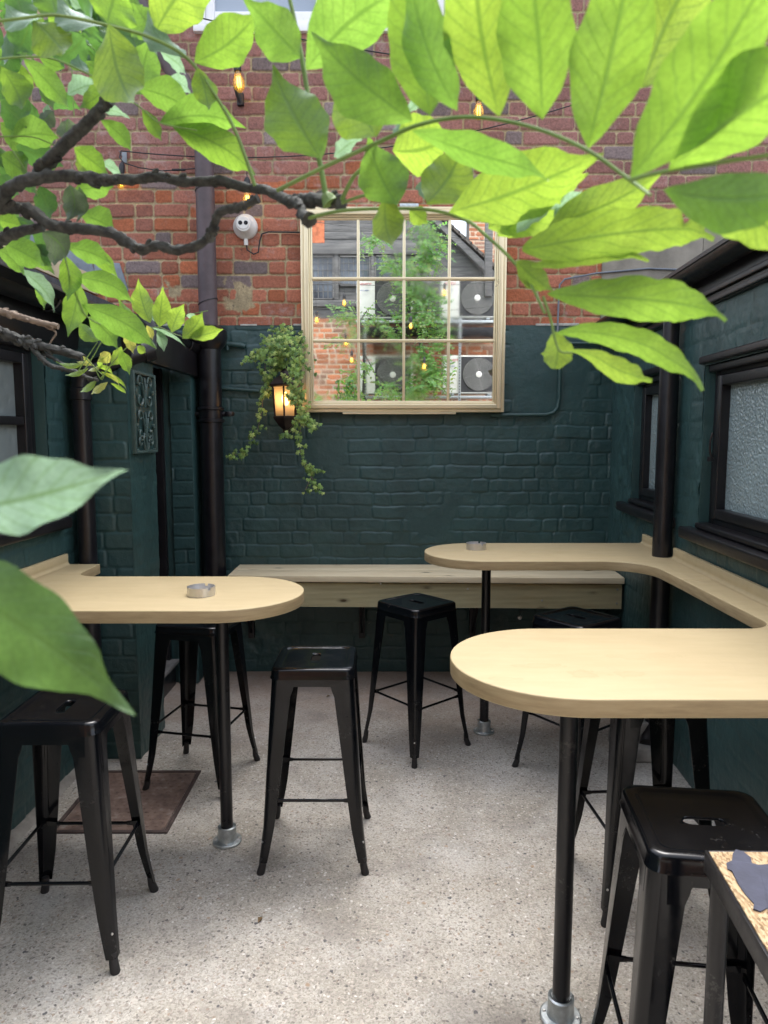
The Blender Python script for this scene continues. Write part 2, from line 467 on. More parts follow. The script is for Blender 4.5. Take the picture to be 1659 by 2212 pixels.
M['blue_print'] = simple('blue_print', (.10, .16, .40), .5, var=.05, bmp=0)
M['grille_green'] = simple('green_painted_iron', (.05, .085, .078), .4, var=.2, scale=30, bmp=.15)
M['soil_dark'] = simple('dark_wood_board', (.02, .02, .022), .6, var=.3, scale=12, bmp=.3)

# ------------------------------------------------------------------ object helpers
def tag(o, label=None, cat=None, group=None, kind=None):
    if label: o['label'] = label
    if cat: o['category'] = cat
    if group: o['group'] = group
    if kind: o['kind'] = kind
    return o
def empty(name, loc, label, cat, group=None, rz=0):
    o = bpy.data.objects.new(name, None)
    o.empty_display_size = .1
    o.location = loc
    o.rotation_euler = (0, 0, rz)
    COL.objects.link(o)
    return tag(o, label, cat, group)
class MB:
    def __init__(s):
        s.v = []; s.f = []; s.uv = {}; s.c = {}; s.mi = []; s.cur = 0
    def add(s, vs, fs, col=None, uvs=None):
        o = len(s.v)
        s.v += [tuple(p) for p in vs]
        for k in range(len(vs)):
            if col is not None: s.c[o + k] = col
            if uvs is not None: s.uv[o + k] = uvs[k]
        s.f += [tuple(i + o for i in q) for q in fs]
        s.mi += [s.cur] * len(fs)
        return s
    def box(s, a, b, rz=0, c=None):
        x0, y0, z0 = a; x1, y1, z1 = b
        vs = [Vector(q) for q in ((x0, y0, z0), (x1, y0, z0), (x1, y1, z0), (x0, y1, z0), (x0, y0, z1), (x1, y0, z1), (x1, y1, z1), (x0, y1, z1))]
        if rz:
            cc = Vector(c) if c else (Vector(a) + Vector(b)) / 2
            rm = Matrix.Rotation(rz, 3, 'Z')
            vs = [rm @ (q - cc) + cc for q in vs]
        return s.add(vs, [(0, 3, 2, 1), (4, 5, 6, 7), (0, 1, 5, 4), (1, 2, 6, 5), (2, 3, 7, 6), (3, 0, 4, 7)])
    def hexa(s, p8):
        return s.add(p8, [(0, 3, 2, 1), (4, 5, 6, 7), (0, 1, 5, 4), (1, 2, 6, 5), (2, 3, 7, 6), (3, 0, 4, 7)])
    def tube(s, pts, rad, n=10, cap=True):
        pts = [Vector(q) for q in pts]
        if not hasattr(rad, '__len__'): rad = [rad] * len(pts)
        rings = []
        prev = None
        for i, q in enumerate(pts):
            if i == 0: t = pts[1] - q
            elif i == len(pts) - 1: t = q - pts[-2]
            else: t = (pts[i + 1] - q).normalized() + (q - pts[i - 1]).normalized()
            t.normalize()
            if prev is None:
                a = Vector((0, 0, 1)) if abs(t.z) < .9 else Vector((1, 0, 0))
                u = t.cross(a).normalized()
            else:
                u = (prev - t * prev.dot(t))
                if u.length < 1e-6: u = t.cross(Vector((1, 0, 0)))
                u.normalize()
            prev = u
            w = t.cross(u)
            rings.append([q + (u * math.cos(2 * PI * k / n) + w * math.sin(2 * PI * k / n)) * rad[i] for k in range(n)])
        vs = [q for r_ in rings for q in r_]
        fs = []
        for i in range(len(rings) - 1):
            for k in range(n):
                a = i * n + k; b = i * n + (k + 1) % n
                fs.append((a, b, b + n, a + n))
        if cap:
            fs.append(tuple(range(n))[::-1])
            fs.append(tuple((len(rings) - 1) * n + k for k in range(n)))
        return s.add(vs, fs)
    def lathe(s, c, prof, n=28, axis='Z', a0=0):
        c = Vector(c)
        vs = []
        for r_, h in prof:
            for k in range(n):
                t = 2 * PI * k / n + a0
                x, y = r_ * math.cos(t), r_ * math.sin(t)
                vs.append(c + (Vector((x, y, h)) if axis == 'Z' else Vector((x, h, y)) if axis == 'Y' else Vector((h, x, y))))
        fs = []
        for i in range(len(prof) - 1):
            for k in range(n):
                a = i * n + k; b = i * n + (k + 1) % n
                fs.append((a, b, b + n, a + n))
        fs.append(tuple(range(n))[::-1])
        fs.append(tuple((len(prof) - 1) * n + k for k in range(n)))
        return s.add(vs, fs)
    def prism(s, pts, z0, z1):
        n = len(pts)
        vs = [(x, y, z0) for x, y in pts] + [(x, y, z1) for x, y in pts]
        fs = [tuple(range(n))[::-1], tuple(range(n, 2 * n))] + [(k, (k + 1) % n, (k + 1) % n + n, k + n) for k in range(n)]
        return s.add(vs, fs)
    def build(s, name, mats, parent=None, bev=0, smooth=None, seg=2, fixn=True):
        me = bpy.data.meshes.new(name)
        me.from_pydata(s.v, [], s.f)
        if not isinstance(mats, (list, tuple)): mats = [mats]
        for q in mats: me.materials.append(q)
        if len(mats) > 1: me.polygons.foreach_set('material_index', s.mi)
        if s.c:
            ca = me.color_attributes.new('col', 'FLOAT_COLOR', 'POINT')
            buf = np.ones((len(s.v), 4), dtype=np.float32)
            for k, q in s.c.items(): buf[k, :3] = q
            ca.data.foreach_set('color', buf.ravel())
        if s.uv:
            ul = me.uv_layers.new(name='UVMap')
            vi = np.empty(len(me.loops), dtype=np.int32); me.loops.foreach_get('vertex_index', vi)
            ub = np.zeros((len(s.v), 2), dtype=np.float32)
            for k, q in s.uv.items(): ub[k] = q
            ul.data.foreach_set('uv', ub[vi].ravel())
        if fixn or bev:
            bm = bmesh.new(); bm.from_mesh(me)
            if fixn: bmesh.ops.recalc_face_normals(bm, faces=bm.faces)
            if bev:
                es = [e for e in bm.edges if len(e.link_faces) == 2 and e.calc_face_angle(0) > R(35)]
                bmesh.ops.bevel(bm, geom=es, offset=bev, segments=seg, affect='EDGES', profile=.6, clamp_overlap=True)
            bm.to_mesh(me); bm.free()
        if smooth is None: smooth = 40
        if smooth:
            me.polygons.foreach_set('use_smooth', [True] * len(me.polygons))
            if smooth < 180:
                try: me.set_sharp_from_angle(angle=R(smooth))
                except Exception: pass
        me.update()
        o = bpy.data.objects.new(name, me)
        COL.objects.link(o)
        if parent is not None:
            o.parent = parent
            o.matrix_parent_inverse = Matrix.Identity(4)
        return o
def place(o, parent):              # parent an object whose mesh is in world space
    o.parent = parent
    o.matrix_parent_inverse = parent_world(parent).inverted()
def parent_world(p):
    m = Matrix.LocRotScale(p.location, p.rotation_euler, p.scale)
    if p.parent is not None: m = parent_world(p.parent) @ p.matrix_parent_inverse @ m
    return m
def wpart(mb, name, mat, parent, **kw):    # part given in world coordinates
    o = mb.build(name, mat, None, **kw)
    place(o, parent)
    return o
def copy_tree(o, parent=None):
    c = o.copy(); COL.objects.link(c)
    if parent is not None: c.parent = parent
    for ch in KIDS.get(o.name, []):
        cc = copy_tree(ch, c)
        KIDS.setdefault(c.name, []).append(cc)
    return c
KIDS = {}

# ------------------------------------------------------------------ ground
g = MB()
S = 40
g.add([(-S, -S, 0), (S, -S, 0), (S, S, 0), (-S, S, 0)], [(0, 1, 2, 3)])
ground = g.build('ground', M['floor'], smooth=0)
tag(ground, kind='structure')

# ------------------------------------------------------------------ brick relief sheets
def vnoise(U, V, sc, seed):
    rs = np.random.RandomState(seed)
    N = 64
    T = rs.rand(N, N)
    x = U * sc + 1000; y = V * sc + 1000
    xi = np.floor(x).astype(int); yi = np.floor(y).astype(int)
    fx = x - xi; fy = y - yi
    fx = fx * fx * (3 - 2 * fx); fy = fy * fy * (3 - 2 * fy)
    a = T[xi % N, yi % N]; b = T[(xi + 1) % N, yi % N]; c = T[xi % N, (yi + 1) % N]; d = T[(xi + 1) % N, (yi + 1) % N]
    return (a * (1 - fx) + b * fx) * (1 - fy) + (c * (1 - fx) + d * fx) * fy - .5
def fbm(U, V, sc, seed, oct=4, g=.5):
    s = 0; a = 1
    for k in range(oct):
        s = s + a * vnoise(U, V, sc * 2 ** k, seed + k * 13); a *= g
    return s
def sstep(a, b, x):
    t = np.clip((x - a) / (b - a), 0, 1)
    return t * t * (3 - 2 * t)
def brick_sheet(name, u0, u1, z0, z1, mapf, mat, parent, seed=1, step=.0075, course=.0885, long_=.235, short=.115,
                amp=.006, rough=.004, holes=(), jw=.005, edge=.010, colf=None, wob=.004, ruin=0.0, flip=False, smooth=(), smear=()):
    us = np.arange(u0, u1 + step * .5, step); us[-1] = u1
    zs = np.arange(z0, z1 + step * .5, step); zs[-1] = z1
    U, Z = np.meshgrid(us, zs)
    Zw = Z + vnoise(U, Z, 5, seed + 3) * wob * 2 + vnoise(U, Z, 18, seed + 4) * wob
    Uw = U + vnoise(U, Z, 7, seed + 5) * wob * 2 + vnoise(U, Z, 22, seed + 6) * wob
    rows = np.floor(Zw / course).astype(int)
    zf = Zw - rows * course
    rs = np.random.RandomState(seed)
    du = np.zeros_like(U); bid = np.zeros(U.shape, dtype=int)
    for r_ in range(rows.min(), rows.max() + 1):
        j = [u0 - .5 + rs.rand() * .2]
        k = r_ % 2
        while j[-1] < u1 + .4:
            L = long_ if k % 2 == 0 else short
            if rs.rand() < .12: L = long_
            j.append(j[-1] + L * (1 + (rs.rand() - .5) * .10)); k += 1
        j = np.array(j)
        mk = rows == r_
        uu = Uw[mk]
        ix = np.searchsorted(j, uu) - 1
        ix = np.clip(ix, 0, len(j) - 2)
        du[mk] = np.minimum(uu - j[ix], j[ix + 1] - uu)
        bid[mk] = (r_ + 200) * 977 + ix
    dz = np.minimum(zf, course - zf)
    d = np.minimum(du, dz)
    d = d - .35 * np.maximum(0, .012 - np.maximum(0, np.maximum(du, dz) - d)) * (np.maximum(du, dz) < .02)
    prof = sstep(jw, jw + edge, d)
    rnd = np.random.RandomState(seed + 77).rand(400000, 4)
    rb = rnd[bid % 400000]
    h = prof * amp * (1 + (rb[..., 0] - .5) * .9)
    h = h + prof * (rb[..., 1] - .5) * rough * .9
    if ruin > 0:
        rz_ = sstep(.16, .34, fbm(U, Z, 1.4, seed + 31, 3) + ruin - .3)
        h = h * (1 - rz_ * .85) + rz_ * (fbm(U, Z, 16, seed + 44, 4) * .016)
    sm_ = np.zeros_like(U)
    for (sa, sb, sc_, sd_) in list(smooth) + list(smear):
        e1 = fbm(U, Z, 6, seed + 61, 4) * .10
        sm_ = np.maximum(sm_, sstep(-.02, .03, np.minimum(np.minimum(U - sa, sb - U), np.minimum(Z - sc_, sd_ - Z)) + e1 - .02))
    h = h * (1 - sm_) + sm_ * amp * .9
    h = h + fbm(U, Z, 9, seed + 21, 5, .55) * rough * (1 - .6 * sm_ * (1 if len(smooth) else -1.5))
    if len(smear): prof = prof * (1 - sm_ * (fbm(U, Z, 11, seed + 62, 3) > -.12))
    P = mapf(U, Z, h)
    ny, nx = U.shape
    idx = np.arange(ny * nx).reshape(ny, nx)
    a = idx[:-1, :-1]; b = idx[:-1, 1:]; c = idx[1:, 1:]; e = idx[1:, :-1]
    keep = np.ones(a.shape, dtype=bool)
    cu = (U[:-1, :-1] + U[1:, 1:]) / 2; cz = (Z[:-1, :-1] + Z[1:, 1:]) / 2
    for (ha, hb, hc, hd) in holes:
        keep &= ~((cu > ha) & (cu < hb) & (cz > hc) & (cz < hd))
    Q = np.stack([a[keep], b[keep], c[keep], e[keep]], axis=1)
    if flip: Q = Q[:, ::-1]
    me = bpy.data.meshes.new(name)
    me.vertices.add(ny * nx)
    me.vertices.foreach_set('co', np.stack(P, axis=-1).reshape(-1, 3).astype(np.float32).ravel())
    nf = len(Q)
    me.loops.add(nf * 4); me.polygons.add(nf)
    me.loops.foreach_set('vertex_index', Q.astype(np.int32).ravel())
    me.polygons.foreach_set('loop_start', np.arange(0, nf * 4, 4, dtype=np.int32))
    me.polygons.foreach_set('use_smooth', np.ones(nf, dtype=bool))
    me.materials.append(mat)
    if colf is not None:
        C = colf(U, Z, rb, prof)
        buf = np.ones((ny * nx, 4), dtype=np.float32); buf[:, :3] = C.reshape(-1, 3)
        ca = me.color_attributes.new('col', 'FLOAT_COLOR', 'POINT')
        ca.data.foreach_set('color', buf.ravel())
    me.update(calc_edges=True)
    me.validate()
    o = bpy.data.objects.new(name, me)
    COL.objects.link(o)
    place(o, parent)
    return o
def red_cols(U, Z, rb, prof):
    t = np.clip((Z - 2.85) / .5 + fbm(U, Z, 1.1, 5, 3) * .8, 0, 1)[..., None]
    lo = np.array([.36, .132, .080]); hi = np.array([.285, .138, .118])
    c = lo * (1 - t) + hi * t
    c = c * (.78 + .45 * rb[..., 2:3])
    org = (rb[..., 3:4] > .78) & (t < .6)
    c = np.where(org, np.array([.42, .135, .062]) * (.8 + .4 * rb[..., 2:3]), c)
    gr = rb[..., 3:4] < .10
    c = np.where(gr, np.array([.215, .165, .16]) * (.7 + .7 * rb[..., 2:3]), c)
    mort = np.array([.47, .38, .23]) * (.85 + .35 * fbm(U, Z, 12, 9, 3)[..., None])
    pp = sstep(.12, .55, prof + fbm(U, Z, 40, 12, 3) * .35)[..., None]
    return mort * (1 - pp) + c * pp

# ------------------------------------------------------------------ back building
BY = 4.74
SPLIT = at(830, 703, BY).z
back = empty('brick_building', (0, BY, 0), 'tall red brick building closing the yard, its lower half painted dark green', 'building')
brick_sheet('painted_brickwork', -3.0, 3.0, 0, SPLIT, lambda u, z, h: (u, BY - h - .006 * (z * 0 + 1), z), M['green'], back, seed=3, amp=.0044, rough=.0062, ruin=.16, wob=.006, jw=.0015, edge=.0065, step=.0058, smooth=[(.80, 1.36, 1.72, 2.34), (-.62, -.25, 1.35, 1.62), (.1, .5, .9, 1.2)])
wL, wR, wB = -1.168, .43, at(427, 70, BY).z
brick_sheet('red_brickwork', -3.4, 3.4, SPLIT, 5.45, lambda u, z, h: (u, BY - h, z), M['red'], back, seed=11, amp=.0085, rough=.004, colf=red_cols, wob=.0035, holes=[(wL, wR, wB, 5.3)], ruin=.0, step=.0062, jw=.0030, edge=.0055, smear=[(-1.06, -.78, SPLIT + .06, SPLIT + .30), (-1.5, -1.25, SPLIT + .1, SPLIT + .3), (.9, 1.1, 3.2, 3.35)])
b = MB()
b.box((-3.6, BY + .03, 0), (wL, BY + .35, 5.45)); b.box((wR, BY + .03, 0), (3.6, BY + .35, 5.45)); b.box((wL, BY + .03, 0), (wR, BY + .35, wB)); b.box((wL, BY + .03, 5.3), (wR, BY + .35, 5.45))
b.box((-3.6, BY + .35, 0), (3.6, BY + 3, 5.45))
wpart(b, 'wall_core', M['concrete_old'], back, smooth=0)
# ragged edge of old pale paint along the boundary
b = MB(); rs = random.Random(4)
x = -3.0
while x < 3.0:
    w = rs.uniform(.02, .11)
    if rs.random() < .6:
        hh = rs.uniform(.004, .013)
        b.box((x, BY - .0165, SPLIT - .004), (x + w, BY - .004, SPLIT + hh))
    x += w
pl_ = wpart(b, 'paint_lip', simple('pale_old_paint', (.42, .42, .38), .7, var=.3), back, bev=.002); pl_['kind'] = 'stuff'
# window in the top of the wall
wf = MB()
y0, y1 = BY + .0, BY + .09
def fr(x0, x1, z0, z1, w, ya=y0, yb=y1, m=wf):
    m.box((x0, ya, z0), (x0 + w, yb, z1)); m.box((x1 - w, ya, z0), (x1, yb, z1))
    m.box((x0 + w, ya, z0), (x1 - w, yb, z0 + w)); m.box((x0 + w, ya, z1 - w), (x1 - w, yb, z1))
fr(wL + .003, wR - .003, wB + .03, 5.29, .045)
wpart(wf, 'window_frame', M['upvc'], back, bev=.004)
sash = MB()
xm = (wL + wR) / 2
fr(wL + .05, xm - .002, wB + .078, 5.24, .055, y0 + .015, y1 - .02, sash)
wpart(sash, 'window_sash', M['upvc'], back, bev=.005); sash = MB()
fr(xm + .002, wR - .05, wB + .078, 5.24, .055, y0 + .015, y1 - .02, sash)
wpart(sash, 'window_sash', M['upvc'], back, bev=.005)
for xa, xb in ((wL + .1, xm - .05), (xm + .05, wR - .1)):
    q = MB(); q.box((xa, y0 + .04, wB + .13), (xb, y0 + .05, 5.19)); wpart(q, 'window_pane', M['glass'], back, smooth=0)
q = MB(); q.box((wL - .02, BY - .04, wB - .012), (wR + .02, BY + .09, wB + .028)); wpart(q, 'window_sill', M['upvc'], back, bev=.006)
# stepped cement render on the right, above the lean-to roof
q = MB(); q.box((1.41, BY - .022, 2.36), (2.055, BY + .02, 2.885)); wpart(q, 'render_patch', M['cement'], back, bev=.006); q = MB(); q.box((2.056, BY - .023, 2.36), (3.3, BY + .02, 3.13)); wpart(q, 'render_patch', M['cement'], back, bev=.006)
# cement fillet and stepped lead on the left, above the lean-to roof
def rline(x): return 2.335 + .425 * (-1.30 - x)
q = MB()
q.hexa([(-3.2, BY - .05, rline(-3.2) - .05), (-1.86, BY - .05, rline(-1.86) - .05), (-1.86, BY + .01, rline(-1.86) - .05), (-3.2, BY + .01, rline(-3.2) - .05),
        (-3.2, BY - .022, rline(-3.2) + .07), (-1.86, BY - .022, rline(-1.86) + .07), (-1.86, BY + .01, rline(-1.86) + .07), (-3.2, BY + .01, rline(-3.2) + .07)])
wpart(q, 'cement_fillet', M['fillet'], back, bev=.006)
q = MB()
for k in range(9):
    xa = -1.66 - k * .205
    zt = rline(xa - .2) + .165
    zb0 = rline(xa) + .06; zb1 = rline(xa - .215) + .06
    yy = BY - .014 - .003 * (k % 2)
    q.hexa([(xa - .215, yy, zb1), (xa, yy, zb0), (xa, BY + .01, zb0), (xa - .215, BY + .01, zb1), (xa - .215, yy, zt), (xa - .05, yy, zt - .012), (xa - .05, BY + .01, zt - .012), (xa - .215, BY + .01, zt)])
wpart(q, 'lead_flashing', M['lead'], back, bev=.002)

# ------------------------------------------------------------------ lean-to buildings
def side_map(fx, s):              # face of a side wall; s = +1 bulges to +x
    return lambda u, z, h: (fx(u) + s * h, u, z)
# ---- left
lt = empty('lean_to_building', (-1.6, 2.5, 0), 'low dark green lean-to on the left with a black gutter, pier and doorway', 'building')
LW = (1.7, 3.16, 1.25, 2.02)      # window opening y0 y1 z0 z1
brick_sheet('side_wall', -.6, 3.41, 0, 2.16, side_map(xl, 1), M['green'], lt, seed=21, amp=.004, rough=.003, holes=[LW], step=.009, jw=.002, edge=.009, ruin=.1)
q = MB(); q.box((-4.2, -.6, 0), (-1.66, 4.7, 2.1)); wpart(q, 'wall_core', M['soil_dark'], lt, smooth=0)
# pier, front and return faces
PF = 3.41
brick_sheet('pier', -1.56, -1.22, 0, 2.12, lambda u, z, h: (u, PF - h, z), M['green'], lt, seed=23, amp=.0045, rough=.004, step=.0055, jw=.002, edge=.007)
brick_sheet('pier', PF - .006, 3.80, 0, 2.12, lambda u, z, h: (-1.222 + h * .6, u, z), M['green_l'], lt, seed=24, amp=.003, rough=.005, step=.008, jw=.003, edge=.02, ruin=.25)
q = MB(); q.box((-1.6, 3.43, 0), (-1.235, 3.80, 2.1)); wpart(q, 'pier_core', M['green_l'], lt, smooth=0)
brick_sheet('pier', -1.345, -1.215, 0, 2.12, lambda u, z, h: (u, 4.50 - h, z), M['green'], lt, seed=25, amp=.005, rough=.004, step=.0055, jw=.002, edge=.007, long_=.30, short=.30)
q = MB(); q.box((-1.345, 4.512, 0), (-1.215, 4.73, 2.12)); q.box((-1.6, 4.52, 0), (-1.345, 4.72, 2.12)); wpart(q, 'pier_core', M['green'], lt, bev=.004)
# doorway
q = MB(); q.box((-1.50, 3.83, .16), (-1.46, 4.50, 2.02)); dr = wpart(q, 'door', M['black_wood'], lt, bev=.003)
q = MB()
for za, zb in ((.3, .95), (1.1, 1.9)): q.box((-1.458, 3.92, za), (-1.448, 4.42, zb))
dp = q.build('door_panel', M['black_wood'], None, bev=.004); dp.parent = dr; dp.matrix_parent_inverse = parent_world(dr).inverted()
q = MB(); q.box((-1.45, 3.802, 0), (-1.40, 3.85, 2.03)); q.box((-1.45, 4.455, 0), (-1.385, 4.497, 2.03)); q.box((-1.45, 3.85, 1.98), (-1.40, 4.455, 2.03)); wpart(q, 'door_frame', M['black_wood'], lt, bev=.004)
q = MB(); q.box((-1.50, 3.81, 0), (-1.36, 4.49, .145)); wpart(q, 'door_step', M['black_wood'], lt, bev=.006)
q = MB(); q.box((-1.49, 3.812, .147), (-1.335, 4.488, .17)); wpart(q, 'step_board', simple('grey_step', (.17, .16, .15), .8, var=.3), lt, bev=.005)
# eaves
q = MB()
q.hexa([(-1.47, -.6, 2.02), (-1.44, -.6, 2.02), (-1.44, 3.40, 2.02), (-1.47, 3.40, 2.02), (-1.47, -.6, 2.21), (-1.42, -.6, 2.21), (-1.42, 3.40, 2.21), (-1.47, 3.40, 2.21)])
q.hexa([(-1.23, 3.38, 1.99), (-1.195, 3.38, 1.99), (-1.185, 4.70, 1.99), (-1.23, 4.70, 1.99), (-1.23, 3.38, 2.17), (-1.195, 3.38, 2.17), (-1.185, 4.70, 2.17), (-1.23, 4.70, 2.17)])
q.box((-1.6, -.6, 2.165), (-1.235, 4.69, 2.185))
wpart(q, 'fascia', M['black_wood'], lt, bev=.004)
gl = [(-1.44, -.6), (-1.37, 3.0), (-1.20, 4.66)]
def gutter(path, zt, r_, s, name, parent):
    q = MB(); n = 10
    prof = [(math.cos(PI + PI * k / n) * r_, math.sin(PI + PI * k / n) * r_) for k in range(n + 1)]
    inner = [(x * .88, y * .88) for x, y in prof[::-1]]
    pr = [(-r_ * 1.12, .012), (-r_ * 1.12, -.004)] + prof + [(r_ * 1.05, .0)] + inner
    npf = len(pr)
    vs = []
    for (x, y) in path:
        for (a, h) in pr: vs.append((x + a, y, zt + h))
    fs = []
    for i in range(len(path) - 1):
        for k in range(npf):
            a = i * npf + k; b_ = i * npf + (k + 1) % npf
            fs.append((a, b_, b_ + npf, a + npf))
    q.add(vs, fs)
    return wpart(q, name, M['black_satin'], parent)
gutter(gl, 2.185, .058, 1, 'gutter', lt)
for yy in (1.2, 2.1, 2.95, 3.7, 4.4):
    q = MB()
    xx = np.interp(yy, [p_[1] for p_ in gl], [p_[0] for p_ in gl])
    q.tube([(xx + .062 * math.cos(PI + PI * k / 10), yy, 2.185 + .063 * math.sin(PI + PI * k / 10)) for k in range(11)], .006, 6)
    wpart(q, 'gutter_bracket', M['black_satin'], lt)
# roof slab with slate top
q = MB()
def rz_l(x): return 2.235 + .425 * (-1.36 - x)
xa, xb = -3.3, -1.36
q.hexa([(xa, -.6, rz_l(xa) - .04), (xb - .06, -.6, 2.20), (xb + .13, BY - .05, 2.20), (xa, BY - .05, rz_l(xa) - .04),
        (xa, -.6, rz_l(xa)), (xb - .06, -.6, 2.235), (xb + .13, BY - .05, 2.235), (xa, BY - .05, rz_l(xa))])
wpart(q, 'roof', M['felt'], lt, smooth=0)
# window
def side_window(parent, y0, y1, z0, z1, fx, s, rec, pane_m, sill_ext, transom=None, name='window', mull=None):
    """s=+1: wall on the left facing +x"""
    def bx(m, ya, yb, za, zb, d0, d1):   # d = depth from face into the wall (positive inside)
        xa0, xb0, xa1, xb1 = fx(ya) - s * d0, fx(ya) - s * d1, fx(yb) - s * d0, fx(yb) - s * d1
        m.hexa([(xa0, ya, za), (xb0, ya, za), (xb1, yb, za), (xa1, yb, za), (xa0, ya, zb), (xb0, ya, zb), (xb1, yb, zb), (xa1, yb, zb)])
    rv = MB()
    bx(rv, y0 - .02, y0, z0, z1, .001, .16); bx(rv, y1, y1 + .02, z0, z1, .001, .16); bx(rv, y0, y1, z1, z1 + .02, .001, .16)
    wpart(rv, 'window_reveal', M['green'], parent, bev=.003)
    w = .05
    f = MB()
    for (ya, yb, za, zb) in ((y0, y0 + w, z0, z1), (y1 - w, y1, z0, z1), (y0 + w, y1 - w, z1 - w, z1), (y0 + w, y1 - w, z0, z0 + w)):
        bx(f, ya, yb, za, zb, rec, rec + .07)
    win = wpart(f, 'window', M['black_wood'], parent, bev=.005)
    c = MB(); w2 = .045; a0, a1, b0, b1 = y0 + w + .002, y1 - w - .002, z0 + w + .002, z1 - w - .002
    for (ya, yb, za, zb) in ((a0, a0 + w2, b0, b1), (a1 - w2, a1, b0, b1), (a0 + w2, a1 - w2, b1 - w2, b1), (a0 + w2, a1 - w2, b0, b0 + w2)):
        bx(c, ya, yb, za, zb, rec - .012, rec + .05)
    if transom: bx(c, a0 + w2, a1 - w2, transom - .018, transom + .018, rec - .006, rec + .045)
    if mull: bx(c, mull - .02, mull + .02, b0 + w2, b1 - w2, rec - .004, rec + .045)
    cs = c.build('casement', M['black_wood'], None, bev=.006, seg=3); cs.parent = win; cs.matrix_parent_inverse = parent_world(win).inverted()
    g_ = MB(); bx(g_, a0 + w2 - .003, a1 - w2 + .003, b0 + w2 - .003, b1 - w2 + .003, rec + .03, rec + .036)
    pn = g_.build('pane', pane_m, None, smooth=0); pn.parent = win; pn.matrix_parent_inverse = parent_world(win).inverted()
    # inner bead and dark room behind
    sm = MB(); bx(sm, y0 - sill_ext, y1 + sill_ext, z0 - .055, z0 - .002, -.055, .10)
    si = sm.build('sill', M['black_wood'], None, bev=.012, seg=3); si.parent = win; si.matrix_parent_inverse = parent_world(win).inverted()
    s2 = MB(); bx(s2, y0 + .002, y1 - .002, z0 + .001, z0 + .028, -.018, rec - .002)
    b2 = s2.build('lower_rail', M['black_wood'], None, bev=.009, seg=3); b2.parent = win; b2.matrix_parent_inverse = parent_world(win).inverted()
    hd = MB(); bx(hd, y0 + .002, y1 - .002, z1 - .035, z1 - .001, .012, rec - .002); bx(hd, y0 - .03, y1 + .03, z1 + .002, z1 + .035, -.022, .03)
    h2 = hd.build('head_moulding', M['black_wood'], None, bev=.008, seg=3); h2.parent = win; h2.matrix_parent_inverse = parent_world(win).inverted()
    return win
side_window(lt, *LW, xl, 1, .05, M['frost_plain'], .09, transom=1.68)
# ---- right
rt = empty('lean_to_building', (1.5, 2.5, 0), 'low dark green lean-to on the right with two frosted black-framed windows', 'building')
RW1 = (1.9, 3.19, 1.20, 1.93)
RW2 = (3.60, 4.245, 1.215, 1.945)
brick_sheet('side_wall', 1.25, BY, 0, 2.21, side_map(xr, -1), M['green'], rt, seed=31, amp=.0022, rough=.003, holes=[RW1, RW2], step=.009, jw=.002, edge=.010, ruin=.3, flip=True)
q = MB(); q.box((1.66, 1.25, 0), (4.2, 4.72, 2.2)); wpart(q, 'wall_core', M['soil_dark'], rt, smooth=0)
w1 = side_window(rt, *RW1, xr, -1, .045, M['frost'], .10)
w2_ = side_window(rt, *RW2, xr, -1, .045, M['frost'], .13)
# casement stay
q = MB()
q.tube([(1.437, 3.115, 1.52), (1.428, 3.115, 1.55), (1.428, 3.115, 1.60), (1.437, 3.115, 1.63)], .005, 8); q.box((1.425, 3.10, 1.505), (1.44, 3.13, 1.525))
st_ = q.build('catch', M['black_wood'], None); st_.parent = w1; st_.matrix_parent_inverse = parent_world(w1).inverted()
q = MB()
def rbx(m, ya, yb, za, zb, d0, d1):
    xa0, xb0, xa1, xb1 = xr(ya) - d0, xr(ya) - d1, xr(yb) - d0, xr(yb) - d1
    m.hexa([(xa0, ya, za), (xb0, ya, za), (xb1, yb, za), (xa1, yb, za), (xa0, ya, zb), (xb0, ya, zb), (xb1, yb, zb), (xa1, yb, zb)])
rbx(q, 1.25, 4.72, 2.175, 2.34, .022, -.03)
rbx(q, 1.25, 4.72, 2.215, 2.24, .040, .0225)
rbx(q, 1.25, 4.72, 2.178, 2.20, .034, .0225)
wpart(q, 'fascia', M['black_wood'], rt, bev=.006)
gr_ = [(xr(y) - .075, y) for y in (1.22, 4.70)]
gutter(gr_, 2.335, .055, 1, 'gutter', rt)
q = MB()
xa, xb = 1.32, 3.3
def rz_r(x): return 2.365 + .16 * (x - 1.32)
q.hexa([(xr(1.22) - .03, 1.22, 2.33), (xb, 1.22, rz_r(xb) - .04), (xb, BY - .03, rz_r(xb) - .04), (xr(4.7) - .03, BY - .03, 2.33),
        (xr(1.22) - .035, 1.22, 2.372), (xb, 1.22, rz_r(xb)), (xb, BY - .03, rz_r(xb)), (xr(4.7) - .035, BY - .03, 2.372)])
wpart(q, 'roof', M['felt'], rt, smooth=0)
q = MB(); rs = random.Random(8)
for k in range(46):       # lichen and flaking on the felt edge
    yy = rs.uniform(2.2, 4.5); xx = xr(yy) - .035 + rs.uniform(0, .03); s_ = rs.uniform(.004, .012)
    q.box((xx, yy, 2.370), (xx + s_ * .6, yy + s_ * rs.uniform(1, 3), 2.374 + rs.uniform(0, .006)), rz=rs.uniform(-1, 1))
li_ = wpart(q, 'lichen', simple('lichen', (.42, .42, .38), .9, var=.3), rt); li_['kind'] = 'stuff'
# low concrete plinth at the foot of the right wall
q = MB(); q.box((1.19, 3.36, 0), (1.47, 3.62, .075)); q.box((1.24, 3.45, .076), (1.50, 3.75, .17)); wpart(q, 'plinth', M['concrete_old'], rt, bev=.012, seg=3)

